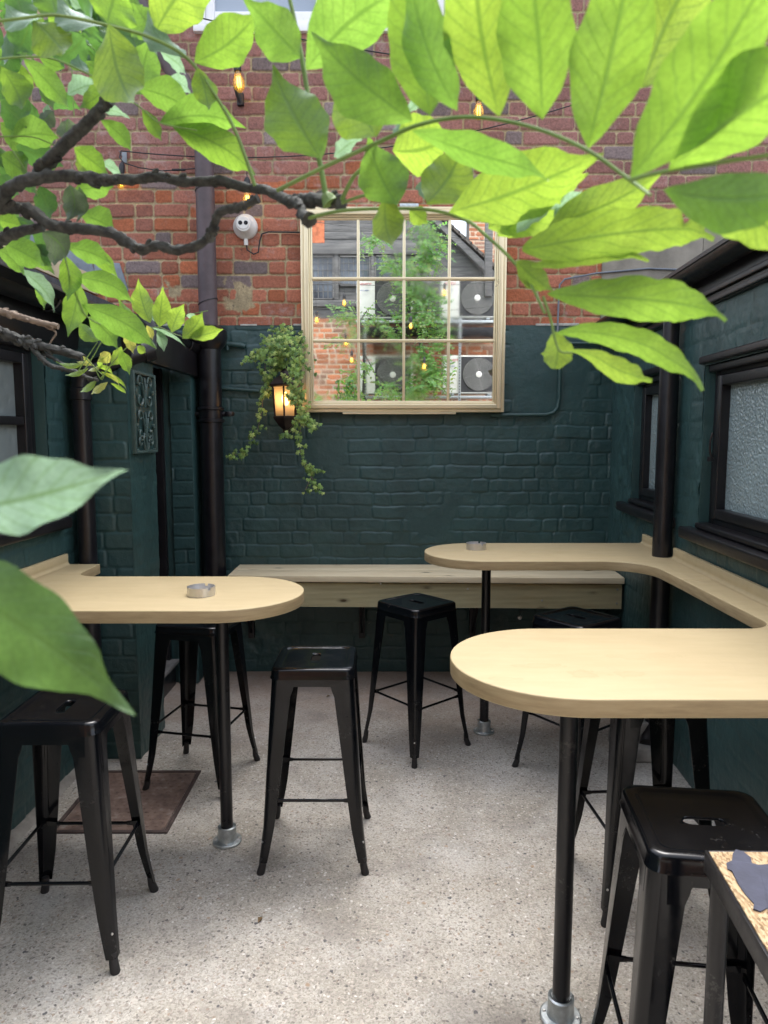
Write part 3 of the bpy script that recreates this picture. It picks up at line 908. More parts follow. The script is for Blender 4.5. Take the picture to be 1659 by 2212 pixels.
# ------------------------------------------------------------------ pipes
def collar(m, c, r_, z, h, lip=.008):
    m.lathe((c[0], c[1], z), [(r_, 0), (r_ + lip, .004), (r_ + lip, .018), (r_ + .003, .024), (r_ + .003, h - .024), (r_ + lip, h - .018), (r_ + lip, h - .004), (r_, h)], 28)
sp = empty('soil_pipe', (-1.125, 4.60, 0), 'thick cast iron soil pipe in the back left corner, purple grey above and black below', 'pipe')
cx, cy = -1.118, 4.615
q = MB(); q.tube([(cx, cy, 0), (cx, cy, 1.0), (cx, cy, 2.30)], .073, 28); wpart(q, 'lower_pipe', M['iron_black'], sp)
q = MB(); q.tube([(cx, cy, 2.28), (cx, cy, 3.45), (cx - .01, cy, 3.55), (cx - .06, cy, 3.68), (cx - .22, cy, 3.92), (cx - .34, cy, 4.12), (cx - .39, cy, 4.3), (cx - .40, cy, 5.4)], .058, 28); wpart(q, 'upper_pipe', M['iron_purple'], sp)
for zz in (1.70, .25):
    q = MB(); collar(q, (cx, cy), .0725, zz, .10, .013); wpart(q, 'collar', M['iron_black'], sp)
q = MB(); q.lathe((cx, cy, 2.16), [(.074, 0), (.10, .03), (.115, .07), (.115, .12), (.095, .135), (.07, .15)], 28); wpart(q, 'hopper', M['iron_black'], sp)
q = MB(); q.tube([(cx - .1, cy, 1.755), (cx + .12, cy, 1.755)], .018, 10); q.lathe((cx + .12, cy, 1.755), [(.03, -.014), (.034, 0), (.03, .014)], 14); wpart(q, 'bracket', M['iron_black'], sp)
for zz in (2.46, 3.15):
    q = MB(); q.tube([(cx + .0605 * math.cos(t / 20 * 2 * PI), cy + .0605 * math.sin(t / 20 * 2 * PI), zz + .02 * math.cos(t / 20 * 2 * PI)) for t in range(21)], .003, 5)
    wpart(q, 'tie_wire', M['cable'], sp)

dpR = empty('downpipe', (1.383, 3.485, 0), 'straight black rainwater downpipe passing through the right hand worktop', 'pipe')
q = MB(); q.tube([(1.383, 3.485, .12), (1.383, 3.485, 2.03)], .046, 24); wpart(q, 'pipe', M['iron_black'], dpR)
q = MB(); q.tube([(1.383, 3.485, 2.0), (1.383, 3.485, 2.30)], .038, 24); wpart(q, 'outlet', M['iron_black'], dpR)
q = MB(); q.lathe((1.383, 3.485, 1.985), [(.045, 0), (.052, .004), (.053, .03), (.049, .04), (.038, .045)], 24); wpart(q, 'socket', M['iron_black'], dpR)
q = MB(); q.tube([(1.383, 3.485, .16), (1.36, 3.455, .10), (1.33, 3.40, .07)], .05, 20); wpart(q, 'shoe', M['iron_black'], dpR)

dpL = empty('downpipe', (-1.41, 3.345, 0), 'thin black downpipe in the corner between the left window and the pier', 'pipe')
q = MB(); q.tube([(-1.415, 3.345, 0), (-1.415, 3.345, 1.0), (-1.415, 3.345, 1.86), (-1.405, 3.345, 1.90), (-1.38, 3.36, 1.93)], .042, 22); wpart(q, 'pipe', M['iron_black'], dpL)
q = MB(); q.tube([(-1.40, 3.345, 1.915), (-1.13, 3.50, 2.03), ], .043, 22); wpart(q, 'swan_neck', M['black_satin'], dpL)
q = MB(); q.tube([(-1.165, 3.48, 2.015), (-1.125, 3.503, 2.032)], .052, 22); q.tube([(-1.14, 3.50, 2.03), (-1.13, 3.52, 2.14), (-1.18, 3.55, 2.20)], .036, 16); wpart(q, 'elbow', M['black_satin'], dpL)
q = MB(); q.lathe((-1.415, 3.345, 1.78), [(.043, 0), (.05, .004), (.05, .055), (.043, .06)], 22); wpart(q, 'socket', M['iron_black'], dpL)

# conduit on the green wall, right of the mirror
def pathp(pts, Y): return [at(a, b_, Y) for a, b_ in pts]
cd = MB()
cy_ = BY - .035
cd.tube(pathp([(1060, 897), (1180, 896), (1196, 891), (1205, 880), (1208, 860), (1211, 722)], cy_), .0125, 12)
cd.tube(pathp([(1211, 742), (1340, 743)], cy_), .011, 12)
o = cd.build('conduit', M['green_l'])
tag(o, 'green painted metal conduit bending up the wall to the right of the mirror', 'conduit')
cd = MB(); cd.tube(pathp([(470, 838), (560, 845)], cy_), .013, 12); tag(cd.build('conduit', M['green_l']), 'thin green painted pipe running from the corner pipe to the ivy at lantern height', 'conduit'); cd = MB(); cd.tube(pathp([(455, 741), (522, 746), (530, 749)], cy_), .018, 12); cd.tube(pathp([(491, 738), (491, 756)], cy_ - .005), .011, 8)
tag(cd.build('conduit', M['green_l']), 'short green painted pipe stub just below the red brick beside the corner pipe', 'conduit')
cd = MB(); cd.tube(pathp([(1204, 722), (1207, 640), (1209, 615), (1220, 603), (1290, 590), (1400, 580), (1485, 583)], BY - .03), .006, 8)
tag(cd.build('cable', M['grey_cable']), 'thin grey lead cable clipped across the brick and cement on the right', 'cable')

# ------------------------------------------------------------------ iron grille on the pier
gr = empty('iron_grille', (-1.21, 3.59, 1.73), 'green painted panel of cast iron scrolls fixed to the side of the pier', 'grille')
gy0, gy1, gz0, gz1 = 3.435, 3.765, 1.53, 1.93
q = MB(); q.box((-1.222, gy0, gz0), (-1.213, gy1, gz1)); wpart(q, 'backing_plate', M['green_l'], gr)
q = MB(); X0, X1 = -1.214, -1.196
q.box((X0, gy0, gz0), (X1, gy0 + .018, gz1)); q.box((X0, gy1 - .018, gz0), (X1, gy1, gz1)); q.box((X0, gy0 + .018, gz0), (X1, gy1 - .018, gz0 + .014)); q.box((X0, gy0 + .018, gz1 - .014), (X1, gy1 - .018, gz1))
wpart(q, 'frame', M['grille_green'], gr, bev=.003)
q = MB(); ym = (gy0 + gy1) / 2
def spiral(y, z, r0, a0, turns, s, r1=.006):
    pts = []
    n = 22
    for k in range(n + 1):
        t = k / n
        r_ = r0 * (1 - t) + r1 * t
        a = a0 + s * turns * 2 * PI * t
        pts.append((-1.202, y + r_ * math.cos(a), z + r_ * math.sin(a)))
    return pts
for zc in (1.835, 1.665, 1.54):
    for s in (-1, 1):
        for (dy, dz, r0, a0, tr, sg) in ((.078, .045, .038, PI if s > 0 else 0, .95, -s), (.072, -.035, .046, PI if s > 0 else 0, .85, s)):
            if zc < 1.6 and dz < 0: continue
            q.tube(spiral(ym + s * dy, zc + dz, r0, a0, tr, sg), .0062, 7)
        q.tube([(-1.202, ym + s * .004, max(gz0 + .012, zc - .05)), (-1.202, ym + s * .018, zc), (-1.202, ym + s * .034, zc + .04)], .0062, 7)
        q.lathe((-1.202, ym + s * .125, zc), [(.0, -.006), (.013, -.004), (.013, .004), (0, .006)], 10, 'X')
    q.tube([(-1.202, ym, max(gz0 + .012, zc - .075)), (-1.199, ym, zc + .01), (-1.202, ym, zc + .07)], [.006, .009, .005], 7)
    q.box((-1.209, ym - .02, zc - .006), (-1.194, ym + .02, zc + .008))
wpart(q, 'scrolls', M['grille_green'], gr)

# ------------------------------------------------------------------ manhole cover
mh = empty('manhole_cover', (-1.15, 3.0, 0), 'rusty rectangular checker plate cover set in the floor by the left wall', 'manhole cover')
x0, x1, y0m, y1m = -1.37, -.885, 2.735, 3.275
q = MB(); t_ = .018
q.box((x0, y0m, 0), (x1, y0m + t_, .007)); q.box((x0, y1m - t_, 0), (x1, y1m, .007)); q.box((x0, y0m + t_, 0), (x0 + t_, y1m - t_, .007)); q.box((x1 - t_, y0m + t_, 0), (x1, y1m - t_, .007))
wpart(q, 'frame', simple('dark_rust_frame', (.06, .04, .035), .7, var=.4, bmp=.4), mh, bev=.002)
q = MB(); q.box((x0 + t_ + .004, y0m + t_ + .004, 0), (x1 - t_ - .004, y1m - t_ - .004, .0045))
i = 0
yy = y0m + .045
while yy < y1m - .04:
    xx = x0 + .045 + (.019 if i % 2 else 0)
    while xx < x1 - .04:
        q.add([(xx - .012, yy, .0046), (xx, yy - .006, .0046), (xx + .012, yy, .0046), (xx, yy + .006, .0046), (xx, yy, .0095)], [(0, 1, 4), (1, 2, 4), (2, 3, 4), (3, 0, 4)])
        xx += .038
    yy += .028; i += 1
wpart(q, 'plate', M['rust'], mh, smooth=0)
q = MB(); q.hexa([(-1.60, 1.0, 0), (-1.475, 1.0, 0), (-1.455, 3.40, 0), (-1.60, 3.40, 0), (-1.60, 1.0, .03), (-1.53, 1.0, .03), (-1.48, 3.40, .03), (-1.60, 3.40, .03)])
tag(q.build('kerb', M['concrete_old'], bev=.006), 'pale concrete fillet along the foot of the left wall', 'kerb')

# fallen leaves
for k, (lx, ly, la, lab) in enumerate(((-.36, 4.25, .5, 'small dead leaf on the floor below the bench, near the left table'), (-1.2, 4.05, 2.0, 'curled dead leaf lying by the door step'), (1.08, 3.9, 4.0, 'dry leaf on the floor below the far right arm'), (-.42, 2.2, 1.2, 'tiny brown leaf in the open floor in front of the lone stool'))):
    q = MB(); L_ = .028
    for sg in (-1, 1):
        q.add([(lx, ly, .003), (lx + L_ * math.cos(la), ly + L_ * math.sin(la), .006), (lx + L_ * .5 * math.cos(la) - sg * .009 * math.sin(la), ly + L_ * .5 * math.sin(la) + sg * .009 * math.cos(la), .012), ], [(0, 1, 2)])
    tag(q.build('fallen_leaf', M['dead_leaf'], smooth=0, fixn=False), lab, 'leaf')

# ------------------------------------------------------------------ mirror
mr = empty('wall_mirror', (.12, BY, 1.77), 'large gold framed mirror of twelve panes hanging on the back wall', 'mirror')
mx0, mx1, mz0, mz1 = -.532, .782, 1.768, 3.055
q = MB()
def mfr(m, x0, x1, z0, z1, w, ya, yb):
    m.box((x0, ya, z0), (x0 + w, yb, z1)); m.box((x1 - w, ya, z0), (x1, yb, z1))
    m.box((x0 + w, ya, z0), (x1 - w, yb, z0 + w)); m.box((x0 + w, ya, z1 - w), (x1 - w, yb, z1))
mfr(q, mx0, mx1, mz0, mz1, .022, 4.655, 4.715)
mfr(q, mx0 + .0225, mx1 - .0225, mz0 + .0225, mz1 - .0225, .030, 4.640, 4.70)
mfr(q, mx0 + .053, mx1 - .053, mz0 + .053, mz1 - .053, .010, 4.652, 4.695)
mfr(q, mx0 + .0635, mx1 - .0635, mz0 + .0635, mz1 - .0635, .010, 4.662, 4.69)
wpart(q, 'frame', M['gold'], mr, bev=.006, seg=3)
q = MB(); q.box((mx0 + .068, MIR_Y, mz0 + .068), (mx1 - .068, MIR_Y + .006, mz1 - .068)); wpart(q, 'mirror_glass', M['mirror'], mr, smooth=0)
gx0, gx1, gz0_, gz1_ = mx0 + .073, mx1 - .073, mz0 + .073, mz1 - .073
zb = [at(870, 602, 4.67).z, at(870, 736, 4.67).z]
xb_ = [at(q_, 700, 4.67).x for q_ in (774.5, 872.5, 969.6)]
for x in xb_:
    q = MB(); q.box((x - .009, 4.664, gz0_ + .001), (x + .009, 4.678, gz1_ - .001)); wpart(q, 'glazing_bar', M['gold'], mr, bev=.005, seg=3)
for z in zb:
    q = MB(); q.box((gx0 + .001, 4.661, z - .009), (gx1 - .001, 4.6765, z + .009)); wpart(q, 'glazing_bar', M['gold'], mr, bev=.005, seg=3)
q = MB(); q.box((-.27, 4.66, mz0 - .012), (.47, 4.72, mz0 - .001)); wpart(q, 'support_batten', M['gold'], mr, bev=.002)
q = MB(); q.box((.1, 4.69, mz1 + .001), (.22, 4.722, mz1 + .03)); wpart(q, 'hanging_plate', M['galv'], mr, bev=.002)

# ------------------------------------------------------------------ white outdoor socket / sensor on the brick
wl = empty('wall_sensor', at(532, 495, BY), 'round white sensor lamp with two dark eyes on the red brick', 'sensor lamp')
c = at(532, 493, BY)
q = MB(); q.lathe((c.x, BY - .008, c.z), [(.072, 0), (.078, -.01), (.078, -.03), (.07, -.045), (.055, -.06), (.052, -.085), (.045, -.095)], 30, 'Y'); wpart(q, 'housing', M['white'], wl)
q = MB(); q.lathe((c.x, BY - .10, c.z + .005), [(.001, -.008), (.038, -.008), (.0425, -.004), (.043, .02)], 26, 'Y'); wpart(q, 'face', M['white'], wl, smooth=30)
q = MB()
for s in (-1, 1): q.lathe((c.x + s * .0175, BY - .1085, c.z + .004), [(.0, -.003), (.0125, -.002), (.014, .002)], 18, 'Y')
wpart(q, 'lens', M['black_gloss'], wl)
q = MB(); q.tube([(c.x + .002, BY - .03, c.z - .075), (c.x + .002, BY - .03, c.z - .115)], .014, 12); wpart(q, 'gland', M['white'], wl)
q = MB(); q.tube([at(a, b_, BY - .03) for a, b_ in ((532, 525), (534, 540), (548, 549), (558, 545), (561, 520), (566, 505), (580, 501), (655, 502))], .0048, 8); wpart(q, 'lead', M['cable'], wl)

# ------------------------------------------------------------------ lantern and ivy
LY = 4.60
lc = at(617, 862, LY)
ln = empty('wall_lantern', (lc.x, LY, lc.z), 'lit bronze coach lantern with glass panels on the green wall left of the mirror', 'lantern')
hr = .083
def hexp(z, r_, n=6): return [(lc.x + r_ * math.cos(PI / 6 + 2 * PI * k / n), LY + r_ * math.sin(PI / 6 + 2 * PI * k / n), z) for k in range(n)]
q = MB(); zt, zb_ = lc.z + .075, lc.z - .11
q.lathe((lc.x, LY, 0), [(.09, zt), (.105, zt + .008), (.105, zt + .018), (.075, zt + .05), (.04, zt + .075), (.03, zt + .10), (.012, zt + .115), (.018, zt + .13), (.0, zt + .145)], 6, a0=PI / 6); wpart(q, 'cap', M['bronze'], ln, smooth=25)
q = MB(); q.lathe((lc.x, LY, 0), [(.0, zb_ - .12), (.012, zb_ - .11), (.02, zb_ - .085), (.05, zb_ - .06), (.072, zb_ - .03), (.085, zb_ - .012), (.085, zb_), (.06, zb_ + .004)], 6, a0=PI / 6); wpart(q, 'base', M['bronze'], ln, smooth=25)
q = MB(); tp, bt = hexp(zt + .002, .086), hexp(zb_ - .002, .074)
for k in range(6): q.tube([bt[k], tp[k]], .0065, 6)
wpart(q, 'cage', M['bronze'], ln)
tp, bt = hexp(zt, .082), hexp(zb_, .070)
for k in range(6):
    q = MB(); q.add([bt[k], bt[(k + 1) % 6], tp[(k + 1) % 6], tp[k]], [(0, 1, 2, 3)]); wpart(q, 'glass_panel', M['lantern_glass'], ln, smooth=0, fixn=False)
q = MB(); q.lathe((lc.x, LY, lc.z - .03), [(.0, .075), (.014, .068), (.027, .045), (.028, .03), (.02, .008), (.014, -.01)], 18); wpart(q, 'bulb', M['lamp_bulb'], ln)
q = MB(); q.lathe((lc.x, LY, lc.z - .10), [(.018, -.01), (.018, .055)], 14); wpart(q, 'candle_tube', M['white'], ln)
q = MB(); q.tube([(lc.x, LY, zb_ - .05), (lc.x, LY + .05, zb_ - .075), (lc.x, BY - .02, zb_ - .03)], .012, 10); q.box((lc.x - .035, BY - .03, zb_ - .10), (lc.x + .035, BY - .012, zb_ + .05)); wpart(q, 'wall_bracket', M['bronze'], ln)

LOBES = [(0, -.02), (-.30, -.16), (-.55, .02), (-.36, .22), (-.52, .52), (-.18, .50), (0, 1.0), (.18, .50), (.52, .52), (.36, .22), (.55, .02), (.30, -.16)]
def ivy_leaf(m, p_, nrm, up, s, col):
    nrm = nrm.normalized(); x = up.cross(nrm).normalized(); y = nrm.cross(x)
    vs = [p_ + y * (.25 * s) + nrm * (.08 * s)]; uvs = [(.5, .3)]
    for (a, b_) in LOBES:
        vs.append(p_ + x * (a * s) + y * (b_ * s) - nrm * (abs(a) * .25 * s + max(0, b_ - .5) * .2 * s)); uvs.append((.5 + a * .6, max(0, b_)))
    n = len(LOBES)
    m.add(vs, [(0, 1 + k, 1 + (k + 1) % n) for k in range(n)], col, uvs)
iv = empty('ivy_plant', at(590, 700, 4.62), 'trailing ivy hanging from the top of the green paint over the lantern', 'ivy')
rs = random.Random(12)
paths = []
def ip(x, y): return (464.5 + .4 * x, 431.3 + .4 * y)
strand = [
 ([(330, 690), (290, 760), (265, 850), (270, 950), (255, 1060), (255, 1140), (235, 1230), (205, 1310), (160, 1365), (110, 1375), (75, 1380)], 1.0, 70),
 ([(400, 700), (430, 790), (440, 900), (440, 1000), (465, 1080), (480, 1140), (455, 1200), (400, 1260), (380, 1280)], 1.2, 75),
 ([(465, 1150), (500, 1180), (530, 1215), (550, 1225)], 1.2, 26),
 ([(470, 1150), (455, 1260), (460, 1350), (480, 1410), (510, 1450), (515, 1500), (485, 1570)], .7, 30),
 ([(500, 1440), (540, 1460), (585, 1465)], .5, 8), ([(520, 1500), (545, 1545), (580, 1565)], .6, 11),
 ([(300, 780), (240, 830), (200, 860), (175, 870)], .9, 24),
 ([(360, 690), (350, 780), (360, 880), (345, 930)], 1.6, 70),
 ([(380, 700), (400, 800), (390, 880)], 1.8, 70), ([(320, 740), (320, 820), (330, 900)], 1.8, 60),
 ([(440, 740), (460, 840), (465, 940)], 1.3, 46), ([(290, 950), (300, 1010), (262, 1080)], 1.2, 30), ([(400, 940), (415, 1040), (430, 1110)], .9, 34), ([(420, 860), (445, 960), (450, 1080)], 1.1, 40), ([(300, 860), (300, 930), (290, 960)], 1.0, 14)]
stm = MB(); fol = MB()
for pts, wd_, n in strand:
    P3 = [at(*ip(a, b_), (4.66 if b_ < 760 or a < 300 or (a < 400 and b_ > 870) else 4.52) - .03 * wd_ * rs.random()) for a, b_ in pts]
    stm.tube([q_ + Vector((rs.uniform(-.004, .004), 0, rs.uniform(-.004, .004))) for q_ in P3], .0022, 5)
    for k in range(int(n * 1.5)):
        t = rs.random() * (len(P3) - 1.001); i = int(t); fr_ = t - i
        c = P3[i].lerp(P3[i + 1], fr_)
        off = Vector((rs.gauss(0, .018 * wd_), -abs(rs.gauss(0, .02 * wd_)) - .005, rs.gauss(0, .014)))
        nrm = Vector((rs.uniform(-.7, .7), -1, rs.uniform(-.2, .9)))
        up = Vector((rs.uniform(-.8, .8), rs.uniform(-.3, .2), -1))
        v_ = rs.random()
        col = [(.42, .62, .24), (.60, .82, .32), (.90, 1.0, .48), (.26, .42, .17)][rs.randrange(4)]
        col = tuple(a * (.75 + .5 * v_) for a in col)
        ivy_leaf(fol, c + off, nrm, up, rs.uniform(.018, .036), col)
wpart(stm, 'stems', M['bark_l'], iv)
wpart(fol, 'foliage', M['ivy'], iv, smooth=0, fixn=False)

# ------------------------------------------------------------------ bench
bn = empty('bench', (.26, 4.55, 0), 'long wall bench of pine boards with a ribbed decking front', 'bench')
def bench_x(y): return -.975, 1.485
def bskew(x, y): return y - (x + .97) * .032 * (4.725 - y) / .38
for k, (ya, yb) in enumerate(((4.345, 4.535), (4.541, 4.725))):
    q = MB(); q.hexa([(x, bskew(x, y), z) for z in (.712, .750) for x, y in ((-.975, ya), (1.474, ya), (1.490, yb), (-.975, yb))]); wpart(q, 'seat_board', M['pine'], bn, bev=.004, seg=2)
# ribbed front board
q = MB(); z0b, z1b, n = .548, .700, 19
prof = []
for k in range(n):
    za = z0b + (z1b - z0b) * k / n; zb2 = z0b + (z1b - z0b) * (k + 1) / n; h_ = (zb2 - za)
    prof += [(4.377, za + h_ * .04), (4.369, za + h_ * .22), (4.369, za + h_ * .62), (4.377, za + h_ * .90)]
pr = [(4.395, z0b)] + prof + [(4.395, z1b)]
vs = [(x_, bskew(x_, a), b_) for x_ in (-.965, 1.470) for a, b_ in pr]
np_ = len(pr)
q.add(vs, [(k, (k + 1) % np_, (k + 1) % np_ + np_, k + np_) for k in range(np_)] + [tuple(range(np_))[::-1], tuple(range(np_, 2 * np_))])
wpart(q, 'front_board', M['pine_deck'], bn, smooth=25)
for xx, zz in ((1.44, .672), (1.44, .585), (.98, .60), (-.02, .70), (.52, .67)):
    q = MB(); q.lathe((xx, bskew(xx, 4.366), zz), [(.0, -.003), (.006, -.002), (.006, .004)], 10, 'Y')
    wpart(q, 'screw', M['steel'], bn)
for xx in (-.9, -.15, .6, 1.35):
    q = MB()
    q.box((xx - .02, 4.40, .55), (xx + .02, 4.72, .711)); q.box((xx - .02, 4.68, .25), (xx + .02, 4.72, .549)); q.tube([(xx, 4.45, .55), (xx, 4.70, .28)], .012, 8)
    wpart(q, 'wall_bracket', M['black_wood'], bn, bev=.003)
for x_, y_ in ((-.035, .50), (.99, .44), (.86, .47)):
    q = MB(); q.lathe((x_, 4.39, y_), [(.0, -.012), (.012, -.008), (.012, .02)], 12, 'Y'); wpart(q, 'bolt', M['galv'], bn)

# ------------------------------------------------------------------ bar tables
def arc(cx, cy, r_, a0, a1, n=28):
    return [(cx + r_ * math.cos(R(a0 + (a1 - a0) * k / n)), cy + r_ * math.sin(R(a0 + (a1 - a0) * k / n))) for k in range(n + 1)]
def clean(pts):
    out = []
    for q_ in pts:
        if not out or (abs(q_[0] - out[-1][0]) + abs(q_[1] - out[-1][1])) > 1e-4: out.append(q_)
    if abs(out[0][0] - out[-1][0]) + abs(out[0][1] - out[-1][1]) < 1e-4: out.pop()
    return out
TT, TB = 1.02, .975
def worktop(pts, parent):
    pts = clean(pts); n = len(pts)
    me = bpy.data.meshes.new('worktop')
    bm = bmesh.new()
    lo = [bm.verts.new((x, y, TB)) for x, y in pts]; hi = [bm.verts.new((x, y, TT)) for x, y in pts]
    f1 = bm.faces.new(hi); f0 = bm.faces.new(lo[::-1])
    for k in range(n):
        f = bm.faces.new((lo[k], lo[(k + 1) % n], hi[(k + 1) % n], hi[k])); f.material_index = 1
    bmesh.ops.recalc_face_normals(bm, faces=bm.faces)
    es = [e for e in bm.edges if abs(e.verts[0].co.z - e.verts[1].co.z) < 1e-6]
    bmesh.ops.bevel(bm, geom=es, offset=.0035, segments=3, affect='EDGES', profile=.5, material=0)
    bm.to_mesh(me); bm.free()
    me.materials.append(M['worktop']); me.materials.append(M['edging'])
    for f in me.polygons: f.use_smooth = True
    me.set_sharp_from_angle(angle=R(30))
    o = bpy.data.objects.new('worktop', me); COL.objects.link(o); place(o, parent)
    return o
def upstand(parent, ya, yb, fx, s):
    t = .016; m_ = MB(); n = 5
    # cross-section with a small cove at the foot, swept along the wall
    sec = [(0.0, TT + .001), (0.0, TT + .052), (t - .003, TT + .052), (t, TT + .049), (t, TT + .016)] + [(t + .016 * (1 - math.cos(R(90 * k / n))), TT + .001 + .015 * (1 - math.sin(R(90 * k / n)))) for k in range(n + 1)]
    vs = [(fx(y) + s * (a + .008), y, z) for y in (ya, yb) for a, z in sec]; k_ = len(sec)
    m_.add(vs, [(i, (i + 1) % k_, (i + 1) % k_ + k_, i + k_) for i in range(k_)] + [tuple(range(k_))[::-1], tuple(range(k_, 2 * k_))])
    return wpart(m_, 'upstand', M['worktop'], parent, smooth=45)
def post(x, y, parent):
    q = MB(); q.tube([(x, y, .012), (x, y, .5), (x, y, TB - .004)], .0242, 26)
    po = wpart(q, 'post', M['black_satin'], parent)
    q = MB(); q.lathe((x, y, 0), [(.054, .0), (.057, .003), (.057, .009), (.053, .0115), (.038, .0125), (.0365, .02), (.036, .066), (.031, .069), (.0255, .066)], 30)
    fl = q.build('flange', M['galv'], None, smooth=28); fl.parent = po; fl.matrix_parent_inverse = parent_world(po).inverted()
    q = MB()
    for k in range(4):
        a = PI / 4 + k * PI / 2 + x
        q.lathe((x + .045 * math.cos(a), y + .045 * math.sin(a), .010), [(.0055, 0), (.0055, .003), (.003, .006), (.0, .0065)], 10)
    bo = q.build('flange_screws', M['steel'], None); bo.parent = po; bo.matrix_parent_inverse = parent_world(po).inverted()
    q = MB(); q.lathe((x, y, TB - .004), [(.05, -.003), (.05, .0035)], 20); tp_ = q.build('top_plate', M['black_satin'], None); tp_.parent = po; tp_.matrix_parent_inverse = parent_world(po).inverted()
tl = empty('bar_table', (-1.0, 2.7, 0), 'pale round-ended bar table on the left wall standing on a single black post', 'bar table')
worktop([(xl(2.38) + .008, 2.38), (-.61, 2.38)] + arc(-.61, 2.68, .30, -90, 90) + [(-1.23, 2.98)] + arc(-1.23, 3.08, .10, 270, 180, 10) + [(-1.33, 3.27), (-1.42, 3.27), (xl(3.27) + .008, 3.27)], tl)
upstand(tl, 2.38, 3.25, xl, 1)
post(-.628, 2.68, tl)
tr_ = empty('bar_table', (1.2, 2.7, 0), 'large pale C-shaped bar table on the right wall with two rounded arms', 'bar table')
worktop(arc(.48, 1.86, .30, 90, 270) + [(xr(1.56) - .008, 1.56), (xr(2.899) - .008, 2.899), (1.245, 2.899), (1.235, 2.26)] + arc(1.135, 2.26, .10, 0, -90, 10), tr_)
worktop(arc(.50, 3.63, .29, 90, 270) + [(1.045, 3.34)] + arc(1.045, 3.14, .20, 90, 0, 12) + [(1.245, 2.9005), (xr(2.9) - .008, 2.9005), (xr(3.92) - .008, 3.92)], tr_)
upstand(tr_, 1.56, 2.40, xr, -1); upstand(tr_, 2.4005, 3.425, xr, -1); upstand(tr_, 3.55, 3.92, xr, -1)
post(.493, 1.815, tr_); post(.548, 3.735, tr_)

def ashtray(x, y, label, rz):
    t = empty('ashtray', (x, y, TT + .0005), label, 'ashtray', 'ashtrays', rz)
    N = 56; r0, r1, h_ = .052, .0495, .033
    m_ = MB(); notch = set()
    for c in (8, 26, 45): notch |= {c, c + 1}
    vs = []
    for r_ in (r0, r1):
        for z in (0.0, h_ - .009, h_):
            for k in range(N): vs.append((r_ * math.cos(2 * PI * k / N), r_ * math.sin(2 * PI * k / N), z))
    def ix(w, l, k): return (w * 3 + l) * N + k % N
    fs = []
    for k in range(N):
        for l in (0, 1):
            if l == 1 and k in notch: continue
            fs.append((ix(0, l, k), ix(0, l, k + 1), ix(0, l + 1, k + 1), ix(0, l + 1, k)))
            fs.append((ix(1, l, k), ix(1, l + 1, k), ix(1, l + 1, k + 1), ix(1, l, k + 1)))
        l = 1 if k in notch else 2
        fs.append((ix(0, l, k), ix(0, l, k + 1), ix(1, l, k + 1), ix(1, l, k)))
    m_.add(vs, fs)
    m_.build('wall', M['steel'], t, smooth=0, fixn=False)
    m_ = MB(); m_.lathe((0, 0, 0), [(r0 - .001, .0), (r0 - .001, .002), (.02, .0035), (.0, .0035)], N); m_.build('dish', M['steel'], t)
ashtray(-.69, 2.625, 'steel ashtray on the left bar table', .4)
ashtray(.487, 3.705, 'steel ashtray on the far arm of the right bar table', .1)

# ------------------------------------------------------------------ stools
SH = .768
def rsq(h_, r_, n=10):            # rounded square, half size h_
    pts = []
    for qx, qy, a0 in ((1, 1, 0), (-1, 1, 90), (-1, -1, 180), (1, -1, 270)):
        for k in range(n + 1):
            a = R(a0 + 90 * k / n)
            pts.append((qx * (h_ - r_) + r_ * math.cos(a), qy * (h_ - r_) + r_ * math.sin(a)))
    out = []
    for k in range(len(pts)):
        out.append(pts[k])
        if k % (n + 1) == n:
            a, b_ = pts[k], pts[(k + 1) % len(pts)]
            for j in range(1, 12): out.append((a[0] + (b_[0] - a[0]) * j / 12, a[1] + (b_[1] - a[1]) * j / 12))
    return out
def slot(a, b_, pts):             # stadium of half length a along y, half width b_, sampled at the directions of pts
    out = []
    for x, y in pts:
        t = math.atan2(y, x); dx, dy = math.cos(t), math.sin(t)
        best = None
        r_ = b_ / max(abs(dx), 1e-6)
        if abs(r_ * dy) <= a - b_: best = r_
        else:
            cyy = math.copysign(a - b_, dy)
            B = dy * cyy; best = B + math.sqrt(max(0, B * B - (cyy * cyy - b_ * b_)))
        out.append((dx * best, dy * best))
    return out
